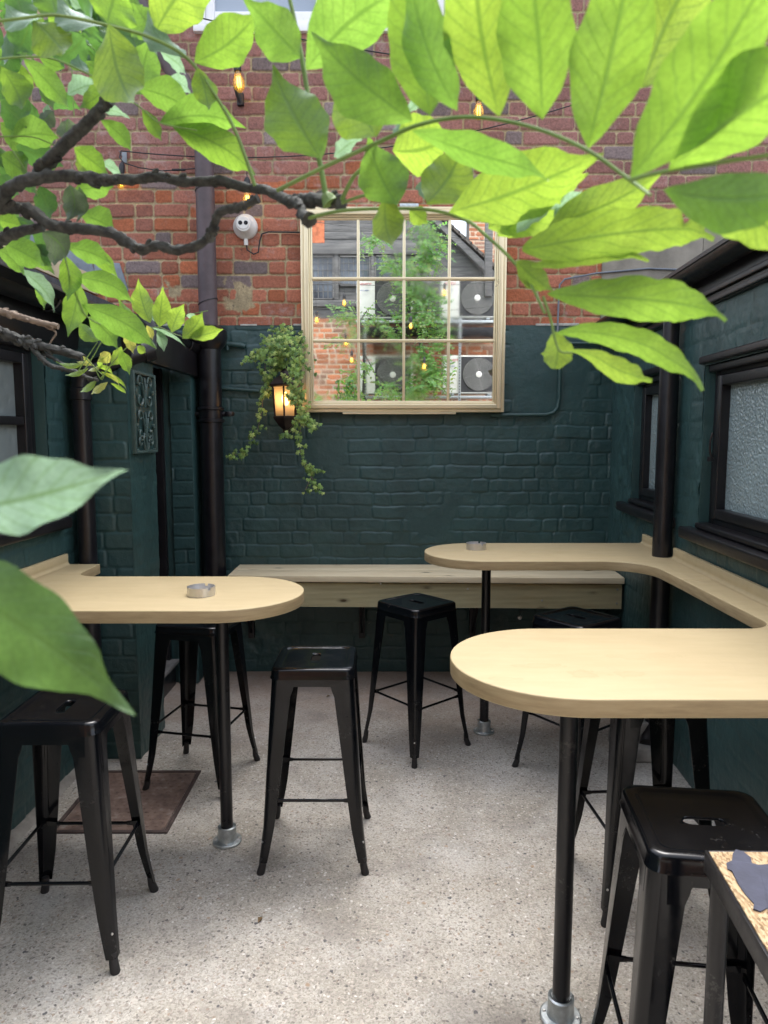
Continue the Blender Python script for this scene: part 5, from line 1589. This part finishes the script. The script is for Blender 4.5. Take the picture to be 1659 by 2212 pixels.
wis = empty('wisteria', at(0, 420, .78), 'leafy wisteria with knotty grey branches hanging across the top of the view', 'climbing plant')
# --- woody branches
br = MB(); px = 1 / FPX
Yb = .78
k1 = .34 * px * Yb
stemline(br, 1, [(-260, 1450), (-60, 1330), (20, 1260), (70, 1190), (200, 1140), (420, 1115), (640, 1140), (860, 1140), (1000, 1120), (1170, 1155), (1400, 1150), (1550, 1190), (1690, 1205)], (.80, .72), 42 * k1, 22 * k1, 10, .24)
stemline(br, 2, [(50, 1190), (150, 1215), (270, 1275), (340, 1280), (420, 1265), (520, 1275), (610, 1285)], (.72, .62), 24 * k1, 36 * k1, 10, .3)
wpart(br, 'branch', M['bark'], wis)
br = MB()
stemline(br, 1, [(-60, 1330), (60, 1320), (200, 1335), (330, 1430), (500, 1450), (700, 1480), (800, 1530), (900, 1585), (1000, 1560), (1130, 1590), (1290, 1540), (1350, 1460), (1380, 1370), (1430, 1335), (1540, 1310), (1640, 1260)], (.80, .70), 36 * k1, 20 * k1, 10, .22)
wpart(br, 'branch', M['bark'], wis)
br = MB(); stemline(br, 1, [(230, 1130), (330, 1000), (460, 870), (570, 770), (640, 690), (705, 635)], (.78, .74), 38 * k1, 30 * k1, 9, .12); wpart(br, 'branch', M['bark'], wis)
br = MB(); stemline(br, 1, [(-80, 1540), (0, 1520), (130, 1470), (270, 1445)], (.82, .79), 42 * k1, 28 * k1, 9, .1); wpart(br, 'branch', M['bark'], wis)
br = MB(); stemline(br, 2, [(300, 1270), (345, 1310), (370, 1370), (405, 1400)], (.66, .62), 20 * k1, 28 * k1, 9, .3); wpart(br, 'branch', M['bark'], wis)
k4 = .34 * px * 1.3
br = MB(); stemline(br, 4, [(-100, 380), (0, 415), (90, 440), (170, 465), (260, 490), (370, 512)], (1.3, 1.3), 22 * k4, 17 * k4, 9, .2); stemline(br, 4, [(250, 488), (300, 520), (355, 550), (330, 600), (305, 640)], 1.3, 8 * k4, 4 * k4, 7, .2); wpart(br, 'branch', M['bark_l'], wis)
br = MB(); stemline(br, 4, [(-100, 480), (0, 545), (110, 590), (200, 620), (300, 650), (400, 672), (530, 710)], (1.32, 1.28), 38 * k4, 22 * k4, 9, .15)
stemline(br, 4, [(180, 620), (250, 700), (320, 760), (400, 780), (480, 800), (560, 840), (620, 855)], (1.3, 1.22), 16 * k4, 10 * k4, 8, .35)
stemline(br, 4, [(260, 680), (350, 720), (420, 770), (480, 805)], (1.3, 1.25), 12 * k4, 9 * k4, 8, .35); wpart(br, 'branch', M['bark'], wis)
# --- sprays: each spray = one part (its green stem and leaflets)
def spray(stems, leaves, matl=None):
    lf = MB()
    for (r_, b_, t, w, Ya, Yz, col, roll, bend, lat) in leaves:
        put(lf, r_, b_, t, w, Ya, Yz, col, roll, bend, lat)
    o = wpart(lf, 'leaf_spray' if stems else 'foliage', M['leaf'], wis, smooth=180, fixn=False)
    if stems:
        sm = MB()
        for (r_, pts, Ys, r0, r1) in stems: stemline(sm, r_, pts, Ys, r0, r1)
        s_ = sm.build('leaf_stalk', M['green_stem'], None); s_.parent = o; s_.matrix_parent_inverse = parent_world(o).inverted()
    return o
# right hand upper spray
spray([(2, [(200, 1210), (500, 1060), (830, 910), (1080, 800), (1350, 745), (1610, 760), (1890, 830), (2180, 960), (2450, 1150), (2570, 1240)], (.60, .40), .0017, .0010),
       (2, [(610, 1270), (680, 1130), (770, 1035), (830, 900)], (.60, .56), .0018, .0012)],
 [(2, (475, 1010), (175, 470), 350, .58, .60, LIME, .25, -.05, .03),
  (2, (825, 870), (600, 300), 380, .52, .54, LIMEY, -.3, .05, .04),
  (2, (1058, 768), (430, 230), 330, .50, .50, MID, .2, -.07, .04),
  (2, (1170, 735), (960, -430), 370, .49, .47, LIME, .2, .05, -.03),
  (2, (1350, 705), (1050, -210), 270, .46, .46, MID, -.5, -.05, .05),
  (2, (1610, 740), (1430, -580), 430, .46, .42, LIMEY, .15, .05, .03),
  (3, (225, 760), (85, -540), 430, .44, .40, LIME, .2, -.05, -.02),
  (3, (515, 940), (850, -560), 450, .42, .38, LIME, -.2, .05, .0),
  (3, (785, 1130), (1740, -390), 500, .38, .34, LIME, .25, -.05, -.04),
  (3, (860, 560), (1360, -440), 400, .50, .48, LIMEY, .3, .05, .04),
  (2, (385, 440), (1080, -120), 380, .56, .54, MID, .3, .05, .05),
  (2, (345, 365), (0, -20), 260, .60, .60, MID, -.3, .05, .03)])
spray([(3, [(785, 1140), (1000, 1090), (1300, 1040), (1700, 980)], (.40, .36), .0012, .0010)],
 [(3, (1030, 1075), (2250, 300), 480, .38, .33, LIME, .3, .06, .03),
  (3, (1000, 1210), (1980, 1180), 330, .37, .32, MID, -.3, .06, -.05),
  (3, (1230, 1230), (1850, 1640), 330, .42, .40, LIMEY, .3, .05, .06),
  (3, (1040, 1050), (1310, 770), 170, .45, .45, DARK, .4, .05, 0)])
spray([(2, [(400, 1385), (600, 1340), (880, 1325), (1180, 1335), (1400, 1400), (1530, 1500), (1680, 1640), (1800, 1790), (1900, 1990)], (.62, .52), .0016, .0011),
       (6, [(230, 320), (280, 470), (305, 590), (340, 672), (420, 680)], (.52, .52), .0011, .0008),
       (2, [(610, 1290), (760, 1240), (900, 1245), (960, 1310)], (.6, .57), .0013, .0010)],
 [(2, (960, 1300), (775, 880), 290, .56, .56, MID, .2, .05, .04),
  (2, (890, 1240), (943, 1575), 190, .57, .56, LIMEY, .2, .06, -.10),
  (2, (935, 960), (1330, 840), 330, .60, .60, LIMEY, .3, .05, -.12),
  (2, (1150, 1290), (1395, 890), 300, .56, .57, LIMEY, -.25, .06, -.05),
  (2, (1290, 1350), (2260, 960), 380, .53, .50, LIMEY, .2, .06, -.05),
  (2, (1060, 830), (1990, 1090), 190, .50, .44, MID, .5, .05, -.06),
  (2, (1540, 1450), (1900, 1130), 280, .56, .56, LIMEY, .3, .05, -.06),
  (3, (-60, 1500), (500, 1090), 300, .57, .55, LIMEY, .2, -.05, .02),
  (3, (260, 1440), (1010, 1090), 270, .52, .49, LIMEY, -.2, .05, -.03),
  (3, (60, 1480), (350, 1275), 90, .55, .53, PALE, 1.1, .05, 0),
  (3, (290, 1430), (560, 1180), 90, .54, .52, PALE, 1.1, .05, 0),
  (6, (60, 95), (305, 290), 140, .53, .52, LIMEY, .2, .05, -.05),
  (2, (1040, 1330), (1160, 1420), 110, .6, .6, LIMEY, .2, .05, 0),
  (2, (990, 760), (930, 880), 60, .6, .6, PALE, .9, .05, 0),
  (2, (560, 1000), (730, 870), 90, .61, .61, PALE, .9, .05, 0),
  (2, (1190, 1290), (1140, 1110), 90, .6, .6, PALE, 1.0, .05, 0),
  (2, (1010, 735), (1240, 545), 60, .58, .58, PALE, 1.0, .05, 0)])
# long pointed leaves on the right, each with its own midrib and widths
def path_leaf(m, mids, ws, Y0, Y1, col, roll=.2, seed=1, fold=.16, bites=()):
    n = len(mids); P = []; W = []
    for k in range(n):
        Y = Y0 + (Y1 - Y0) * k / (n - 1)
        P.append(at(1128 + .33 * mids[k][0], 464.5 + .33 * mids[k][1], Y)); W.append(ws[k] * .33 / FPX * Y * .98)
    Q = []; WW = []
    for i in range(n - 1):
        p0 = P[max(0, i - 1)]; p1 = P[i]; p2 = P[i + 1]; p3 = P[min(n - 1, i + 2)]
        for s_ in range(5):
            t = s_ / 5
            Q.append(.5 * ((2 * p1) + (p2 - p0) * t + (2 * p0 - 5 * p1 + 4 * p2 - p3) * t * t + (3 * p1 - p0 - 3 * p2 + p3) * t ** 3)); WW.append(W[i] * (1 - t) + W[i + 1] * t)
    Q.append(P[-1]); WW.append(W[-1])
    N = len(Q); nu = 10; vs = []; uvs = []; rr = random.Random(seed); ph = rr.uniform(0, 6)
    for j in range(N):
        t = (Q[min(N - 1, j + 1)] - Q[max(0, j - 1)]).normalized()
        vd = (Q[j] - Vector((0, 0, EYE))).normalized(); sd_ = t.cross(vd).normalized(); n0 = sd_.cross(t)
        rm = Matrix.Rotation(roll, 3, t); sd_, n0 = rm @ sd_, rm @ n0
        hw = WW[j] * .5 / math.cos(roll)
        for i in range(nu + 1):
            u = i / nu * 2 - 1
            e = 1 + .05 * math.sin(ph + j * 1.1 + (u > 0) * 2) + .03 * math.sin(j * 2.3 + ph)
            for (bj, bs, bd) in bites:
                if (u > 0) == (bs > 0): e *= 1 - bd * math.exp(-((j - bj) / .8) ** 2)
            vs.append(Q[j] + sd_ * (hw * u * e) + n0 * (fold * hw * abs(u) ** 1.4 + .05 * hw * math.sin(ph + j * .9) * abs(u) ** 2)); uvs.append((i / nu, j / (N - 1)))
    k = nu + 1
    m.add(vs, [(j * k + i, j * k + i + 1, (j + 1) * k + i + 1, (j + 1) * k + i) for j in range(N - 1) for i in range(nu)], col, uvs)
for mids, ws, Y0, Y1, col, sd0, bites in (
 ([(165, 515), (280, 522), (450, 532), (700, 545), (950, 568), (1100, 592), (1200, 618), (1275, 645), (1335, 692)], [8, 95, 200, 275, 270, 195, 95, 30, 22], .50, .44, LIME, 3, ()),
 ([(228, 775), (330, 765), (450, 768), (640, 800), (830, 862), (980, 950), (1075, 1012), (1140, 1075), (1182, 1150)], [8, 70, 125, 170, 178, 150, 70, 38, 22], .52, .46, LIME, 5, ()),
 ([(322, 888), (400, 902), (500, 940), (620, 1010), (730, 1050), (790, 1072), (848, 1085)], [8, 45, 105, 155, 130, 36, 26], .52, .49, LIMEY, 7, ()),
 ([(215, 765), (222, 820), (232, 890), (225, 950), (215, 1006)], [30, 120, 205, 170, 40], .53, .525, LIMEY, 9, ()),
 ([(0, 225), (120, 205), (300, 172), (600, 125), (850, 98), (1000, 90), (1110, 95), (1185, 125), (1255, 160)], [25, 170, 265, 305, 270, 230, 170, 40, 28], .50, .45, LIMEY, 11, ((27, 1, .7), (28, 1, .5))),
 ([(60, 330), (220, 315), (420, 285), (600, 262), (720, 262), (830, 302)], [20, 70, 90, 75, 40, 12], .505, .48, LIMEY, 13, ())):
    lf = MB(); path_leaf(lf, mids, ws, Y0, Y1, jit(col, .05), .15, sd0, bites=bites)
    wpart(lf, 'leaf', M['leaf'], wis, smooth=180, fixn=False)
# upright stalk
sm = MB(); stemline(sm, 2, [(505, 1230), (480, 1080), (420, 780), (370, 450), (310, 130), (265, -60)], (.62, .62), .0024, .0016, 8)
stemline(sm, 2, [(540, 1290), (505, 1230)], .62, .008, .0035, 8)
wpart(sm, 'green_shoot', M['green_stem'], wis)
# top left sprays
spray([(1, [(-60, 140), (150, 115), (370, 98), (680, 160), (960, 240), (1190, 370), (1350, 580), (1480, 800), (1560, 1000), (1620, 1180)], (.66, .70), .0013, .0018)],
 [(1, (690, 150), (875, 700), 300, .66, .64, LIMEY, .25, .05, -.08),
  (1, (215, 130), (428, 365), 230, .68, .67, LIMEY, -.25, .05, .05),
  (1, (985, 212), (1400, -260), 330, .70, .70, LIMEY, .2, .05, .06),
  (1, (1235, 398), (1640, 70), 250, .68, .68, LIME, .2, -.05, -.06),
  (1, (1255, 430), (1325, 712), 140, .68, .68, LIMEY, -.3, .05, .06),
  (1, (655, 165), (370, 10), 120, .68, .70, PALE, 1.0, .05, .1),
  (1, (235, 125), (45, 50), 130, .68, .70, PALE, .9, .05, .1),
  (1, (1190, 365), (930, 105), 120, .69, .70, PALE, 1.0, .05, .1),
  (1, (680, 150), (760, -120), 280, .72, .72, LIME, .3, .05, 0),
  (1, (1000, 230), (850, 20), 200, .76, .76, MID, .2, .05, 0),
  (1, (360, 95), (310, -120), 200, .72, .72, MID, .3, .05, 0),
  (1, (150, 110), (90, -90), 170, .72, .72, DARK, .3, .05, 0)])
spray([(1, [(-40, 380), (130, 362), (330, 372), (540, 460), (720, 560), (900, 690), (1020, 782), (1250, 828)], (.74, .72), .0011, .0007),
       (1, [(400, 170), (530, 260), (640, 350), (760, 440)], .8, .0008, .0006)],
 [(1, (190, 150), (110, 345), 190, .76, .76, DARK, .2, .05, 0), (1, (540, 230), (345, 385), 190, .78, .78, DARK, .2, .05, .05),
  (1, (720, 500), (550, 400), 180, .78, .78, MID, .3, .05, 0), (1, (700, 545), (505, 690), 140, .75, .75, LIME, .3, .05, 0),
  (1, (430, 600), (645, 525), 100, .77, .77, PALE, .9, .05, 0), (1, (880, 560), (1250, 730), 180, .74, .74, MID, .2, .05, .05),
  (1, (870, 600), (960, 230), 220, .80, .80, MID, .2, .05, 0), (1, (1010, 780), (1575, 805), 190, .73, .73, MID, .2, .05, .08),
  (1, (1090, 800), (1650, 1115), 190, .73, .72, LIME, .2, .05, .05), (1, (640, 760), (848, 965), 100, .76, .76, MID, .3, .05, .05),
  (1, (900, 690), (1038, 905), 80, .74, .74, LIME, .2, .05, 0), (1, (150, 370), (462, 700), 130, .78, .78, MID, .3, .05, 0),
  (1, (10, 430), (150, 710), 170, .76, .76, LIME, .2, .05, .05), (1, (560, 690), (840, 740), 60, .8, .8, PALE, 1.0, .05, 0),
  (1, (1020, 330), (1190, 460), 90, .8, .8, PALE, .9, .05, 0), (1, (600, 170), (560, 240), 140, .8, .8, DARK, .2, .05, 0),
  (1, (540, 460), (490, 350), 90, .78, .78, PALE, .8, .05, 0), (1, (1080, 490), (1220, 590), 70, .78, .78, PALE, .9, .05, 0)])
spray([(1, [(-40, 870), (200, 870), (360, 930)], .82, .0008, .0006), (1, [(80, 960), (180, 1110), (240, 1240)], .84, .0010, .0008), (1, [(455, 390), (462, 560), (470, 740)], .84, .0006, .0006)],
 [(1, (0, 640), (180, 820), 200, .82, .82, DARK, .2, .05, 0), (1, (60, 880), (390, 870), 170, .82, .82, MID, .2, .05, .05),
  (1, (100, 930), (420, 1060), 150, .84, .84, DARK, .2, .05, 0), (1, (0, 980), (190, 1120), 160, .84, .84, MID, .2, .05, 0),
  (1, (470, 940), (700, 1115), 130, .80, .80, LIME, .3, .05, 0), (1, (0, 780), (200, 960), 150, .86, .86, MID, .2, .05, 0),
  (1, (500, 960), (540, 1120), 80, .82, .82, LIMEY, .3, .05, 0), (1, (470, 1210), (730, 1180), 120, .82, .82, MID, .2, .05, 0),
  (1, (510, 1360), (745, 1480), 150, .84, .84, MID, .2, .05, .05), (1, (-40, 1130), (130, 1240), 140, .86, .86, DARK, .2, .05, 0),
  (1, (250, 1180), (330, 1400), 130, .84, .84, DARK, .3, .05, 0), (1, (-20, 1390), (150, 1440), 120, .86, .86, LIME, .3, .05, 0),
  (1, (430, 1570), (720, 1680), 130, .86, .86, MID, .2, .05, .05), (1, (20, 1540), (300, 1690), 160, .88, .88, MID, .2, .05, 0),
  (1, (650, 1040), (780, 1110), 60, .82, .82, PALE, .9, .05, 0)])
# withered leaves
WITH = (.17, .22, .13)
spray([], [(1, (440, 1170), (430, 1420), 130, .80, .80, WITH, .6, .12, .1), (1, (430, 750), (420, 900), 130, .82, .82, WITH, .5, .15, -.1),
  (1, (270, 1470), (430, 1660), 150, .82, .82, WITH, .4, .12, .1), (1, (340, 700), (235, 790), 90, .84, .84, WITH, .6, .1, 0), (1, (500, 1180), (500, 1420), 60, .81, .81, WITH, .9, .1, 0),
  (4, (330, -10), (350, 130), 90, .86, .86, WITH, .5, .1, 0)])
# background fill of leaves, top left
for s_ in range(8):
    lv = []
    for k in range(15):
        a = rsL.uniform(0, 2 * PI); L_ = rsL.uniform(150, 280)
        bx_ = rsL.uniform(-150, 900); by_ = rsL.uniform(-120, 760 if bx_ < 350 else 360)
        if bx_ > 600: by_ = rsL.uniform(-120, 300)
        c_ = [MID, DARK, LIME, DARK, PALE][rsL.randrange(5)]
        if c_ is PALE: L_ *= .6
        Y_ = rsL.uniform(.86, 1.1)
        ang = rsL.uniform(.1, 1.9)
        lv.append((1, (bx_, by_), (bx_ + L_ * math.cos(ang), by_ + L_ * math.sin(ang)), L_ * rsL.uniform(.34, .5), Y_, Y_ + rsL.uniform(-.03, .03), c_, rsL.uniform(-.8, .8), rsL.uniform(-.08, .1), rsL.uniform(-.08, .08)))
    spray([], lv)
lv = []
for k in range(16):
    bx_ = rsL.uniform(-80, 220); by_ = rsL.uniform(820, 1560); L_ = rsL.uniform(130, 220); ang = rsL.uniform(.2, 1.6)
    lv.append((1, (bx_, by_), (bx_ + L_ * math.cos(ang), by_ + L_ * math.sin(ang)), L_ * .45, .95, .95, [MID, DARK, DARK][rsL.randrange(3)], rsL.uniform(-.6, .6), .05, 0))
spray([], lv)
# lower left sprays
spray([(4, [(385, -80), (415, 80), (450, 210), (490, 320), (530, 420), (580, 470), (640, 500)], (.95, 1.0), .0013, .0010)],
 [(4, (410, 60), (435, 355), 125, .96, .96, LIME, .2, .06, .04), (4, (500, 230), (422, 578), 140, .97, .97, LIME, -.2, .05, .05),
  (4, (475, 200), (870, 370), 140, .97, .97, MID, .2, .05, .10), (4, (520, 375), (1015, 655), 160, .98, .98, MID, .2, .05, .05),
  (4, (60, -20), (365, 185), 120, .95, .95, MID, .3, .05, .06), (4, (130, 150), (370, 420), 90, .97, .97, PALE, .7, .05, .05),
  (4, (430, -20), (775, 215), 100, .95, .95, LIME, .3, .05, .07), (4, (560, 450), (760, 660), 130, 1.0, 1.0, MID, .3, .05, .05), (4, (-30, 10), (170, 190), 110, .97, .97, MID, .3, .05, .06),
  (4, (230, 240), (290, 410), 60, .98, .98, MID, .5, .05, 0)])
spray([(4, [(640, 845), (760, 690), (860, 610), (960, 545), (1060, 490), (1200, 440), (1320, 412)], (1.2, 1.12), .0011, .0006),
       (4, [(960, 520), (1020, 520), (1110, 560), (1190, 590)], (1.12, 1.1), .0008, .0006)],
 [(4, (955, 490), (875, 215), 120, 1.12, 1.12, LIMEY, .2, .05, .03), (4, (1012, 515), (1038, 262), 105, 1.11, 1.11, LIMEY, -.2, .05, .02),
  (4, (1090, 550), (1168, 368), 105, 1.1, 1.1, LIMEY, .2, .05, .03), (4, (1160, 590), (1292, 422), 110, 1.1, 1.1, LIMEY, -.2, .05, -.05),
  (4, (1200, 585), (1422, 525), 85, 1.1, 1.1, LIMEY, .2, .05, -.04), (4, (870, 500), (745, 335), 60, 1.15, 1.15, LIME, .4, .05, 0),
  (4, (800, 540), (850, 690), 70, 1.16, 1.16, YEL, .2, .05, 0), (4, (1000, 535), (1048, 675), 60, 1.12, 1.12, PALE, .5, .05, 0),
  (4, (950, 515), (1195, 635), 22, 1.12, 1.12, PALE, .9, .05, 0), (4, (930, 505), (975, 600), 40, 1.13, 1.13, YEL, .3, .05, 0),
  (4, (870, 640), (930, 680), 50, 1.15, 1.15, LIMEY, .2, .05, 0), (4, (980, 480), (1000, 430), 60, 1.14, 1.14, PALE, .6, .05, 0), (4, (1180, 440), (1290, 500), 40, 1.12, 1.12, PALE, .9, .05, 0)])
lv = [(4, (640, 600), (490, 478), 90, 1.2, 1.2, LIME, .3, .08, .06), (4, (690, 590), (605, 520), 80, 1.2, 1.2, YEL, .2, .05, 0), (4, (760, 660), (830, 822), 70, 1.18, 1.18, LIME, .3, .05, 0),
      (4, (700, 600), (760, 470), 90, 1.2, 1.2, LIME, .3, .1, 0), (4, (700, 680), (620, 740), 70, 1.2, 1.2, YEL, .3, .1, 0), (4, (770, 640), (700, 770), 70, 1.2, 1.2, LIMEY, .4, .1, 0), (4, (750, 700), (845, 725), 30, 1.2, 1.2, LIMEY, .6, .1, 0)]
cx_, cy2 = 600, 800
for (tx, ty, w_, bx2, by2) in ((355, 745, 32, 540, 745), (410, 828, 30, 560, 780), (508, 937, 38, 615, 850), (580, 950, 42, 685, 865), (822, 915, 26, 640, 800), (815, 940, 24, 700, 870), (480, 740, 24, 600, 760), (730, 825, 28, 610, 765), (520, 700, 26, 590, 760), (660, 700, 30, 640, 780), (560, 800, 24, 640, 770), (770, 890, 26, 650, 810)):
    lv.append((4, (bx2, by2), (tx, ty), w_, 1.22, 1.2, YEL if rsL.random() < .5 else LIMEY, .5, .08, rsL.uniform(-.08, .08)))
spray([(4, [(530, 800), (600, 690), (640, 620), (700, 570)], 1.2, .001, .0007), (4, [(500, 790), (560, 700), (620, 610)], 1.2, .001, .0007), (4, [(545, 715), (600, 770), (660, 830)], 1.2, .0009, .0007), (4, [(600, 770), (650, 850), (690, 700)], 1.2, .0007, .0005)], lv)
# --- very near leaves, lower left
nr = empty('wisteria', at(-150, 1200, .30), 'two big blurred wisteria leaves close to the lens at the left edge', 'climbing plant')
lf = MB(); B_ = at(-190, 1110, .27); T_ = at(268, 1006, .31)
leaf_mesh(lf, B_, T_, 172 / FPX * .29, (.34, .52, .36), .35, .05, .15, .045, 10, 24, lat=-.075, seed=5)  # pale bluish colour has the sky's reflection painted into it
wpart(lf, 'leaf', M['leaf'], nr, smooth=180, fixn=False)
lf = MB(); B_ = at(-190, 1200, .27); T_ = at(286, 1528, .30)
leaf_mesh(lf, B_, T_, 222 / FPX * .285, (.19, .36, .08), .2, .06, .15, .035, 10, 24, lat=.0, seed=8)
wpart(lf, 'leaf', M['leaf'], nr, smooth=180, fixn=False)
sm = MB(); sm.tube([at(-190, 1130, .27), at(-230, 1145, .27), at(-190, 1185, .27)], .0012, 7); sm.tube([at(-230, 1145, .27), at(-420, 1000, .30), at(-700, 500, .45)], .0018, 7)
wpart(sm, 'leaf_stalk', M['green_stem'], nr)

# --- wisteria on the rear wall, seen in the mirror
rw = empty('wisteria', (.6, -1.9, 0), 'bushy wisteria climbing among the air conditioners in the mirror', 'climbing plant')
tw = MB()
def m5p(x, y, Y): return m5(x, y, Y)
tw.tube([(.30, -1.95, 0), (.28, -1.95, 1.2), m5p(800, 1060, -1.9), m5p(805, 900, -1.9), m5p(800, 760, -1.9), m5p(780, 660, -1.85), m5p(820, 600, -1.8)], [.03, .03, .022, .018, .016, .012, .008], 8)
tw.tube([m5p(800, 820, -1.9), m5p(860, 930, -1.8), m5p(930, 1010, -1.75), m5p(1010, 1040, -1.8)], .009, 7)
tw.tube([m5p(1100, 1100, -1.9), m5p(1130, 900, -1.85), m5p(1080, 640, -1.85), m5p(1120, 380, -1.85), m5p(1160, 200, -1.85)], [.02, .016, .014, .01, .006], 7)
wpart(tw, 'trunk', M['bark'], rw)
rs = random.Random(55)
def compound(m, p_, d, L, col):
    d = d.normalized(); up = Vector((0, 0, 1)); s = d.cross(up).normalized(); n_ = 5
    for k in range(n_):
        c = p_ + d * (L * (k + .5) / n_) - up * (L * .25 * ((k + .5) / n_) ** 2)
        for sg in (-1, 1):
            dd = (d * .55 + s * sg + up * rs.uniform(-.5, .15)).normalized(); l2 = L * rs.uniform(.26, .36)
            ww = dd.cross(Vector((rs.uniform(-.4, .4), 1, rs.uniform(.1, .9)))).normalized() * (l2 * .23)
            q0, q1 = c, c + dd * l2
            mm = c + dd * (l2 * .42)
            cc = tuple(x * rs.uniform(.7, 1.2) for x in col)
            m.add([q0, mm - ww, q1, mm + ww], [(0, 1, 2, 3)], cc, [(.5, 0), (0, .42), (.5, 1), (1, .42)])
clumps = [(1165, 250, 75, 60, 22), (1130, 330, 90, 40, 20), (960, 350, 60, 50, 16), (870, 215, 60, 35, 12), (1120, 140, 60, 30, 9), (720, 610, 80, 35, 12), (860, 660, 50, 22, 4), (960, 640, 60, 15, 4), (1110, 520, 110, 75, 34), (1130, 620, 100, 70, 30), (1180, 720, 70, 40, 14), (960, 710, 60, 25, 7), (1130, 860, 100, 80, 36), (1130, 980, 100, 80, 36), (1200, 930, 70, 70, 16), (1060, 1060, 60, 30, 10), (730, 1060, 40, 30, 8), (740, 940, 40, 40, 7), (930, 1010, 60, 35, 12), (580, 1070, 40, 15, 6), (690, 760, 40, 25, 6), (820, 900, 30, 40, 5), (1040, 420, 60, 40, 12)]
for (a, b_, wx, wz, n_) in clumps:
    fm = MB()
    for k in range(int(n_ * 2.6)):
        p_ = m5(a + rs.gauss(0, wx * .5), b_ + rs.gauss(0, wz * .5), rs.uniform(-2.0, -1.6))
        compound(fm, p_, Vector((rs.uniform(-1, 1), rs.uniform(-.2, 1), rs.uniform(-.9, .6))), rs.uniform(.15, .26), [(.42, .70, .16), (.34, .60, .13), (.52, .76, .2)][rs.randrange(3)])
    wpart(fm, 'foliage', M['leaf'], rw, smooth=0, fixn=False)
# festoon lights near the rear wall
for (lab, A_, Bq, sg, bulbs) in (
 ('festoon cable reflected high across the mirror', m5(400, 100, -1.3), m5(1650, 235, -1.3), .03, []),
 ('festoon cable with bulbs reflected across the middle panes of the mirror', m5(380, 425, -1.3), m5(1650, 430, -1.3), .10, [(548, 592), (697, 500), (1240, 445)]),
 ('festoon cable with bulbs reflected just above the lower bar of the mirror', m5(380, 640, -1.3), m5(1650, 560, -1.3), .04, [(1057, 625)]),
 ('festoon cable with bulbs reflected across the bottom panes of the mirror', m5(380, 760, -1.3), m5(1650, 740, -1.3), .07, [(705, 715), (738, 810), (1130, 845)])):
    s_ = empty('string_lights', A_, lab, 'string lights')
    w_ = sag(A_, Bq, sg); q = MB(); q.tube(w_, .0042, 6); 
    for (bx_, by_) in bulbs:
        p_ = m5(bx_, by_, -1.3); k = min(range(len(w_)), key=lambda i: abs(w_[i].x - p_.x)); q.tube([w_[k].lerp(p_, 0) if abs(w_[k].x - p_.x) < .03 else Vector((p_.x, p_.y, w_[k].z)), p_], .003, 5)
    wpart(q, 'cable', M['cable'], s_)
    for (bx_, by_) in bulbs: st_bulb(s_, m5(bx_, by_, -1.3), 0, .01)
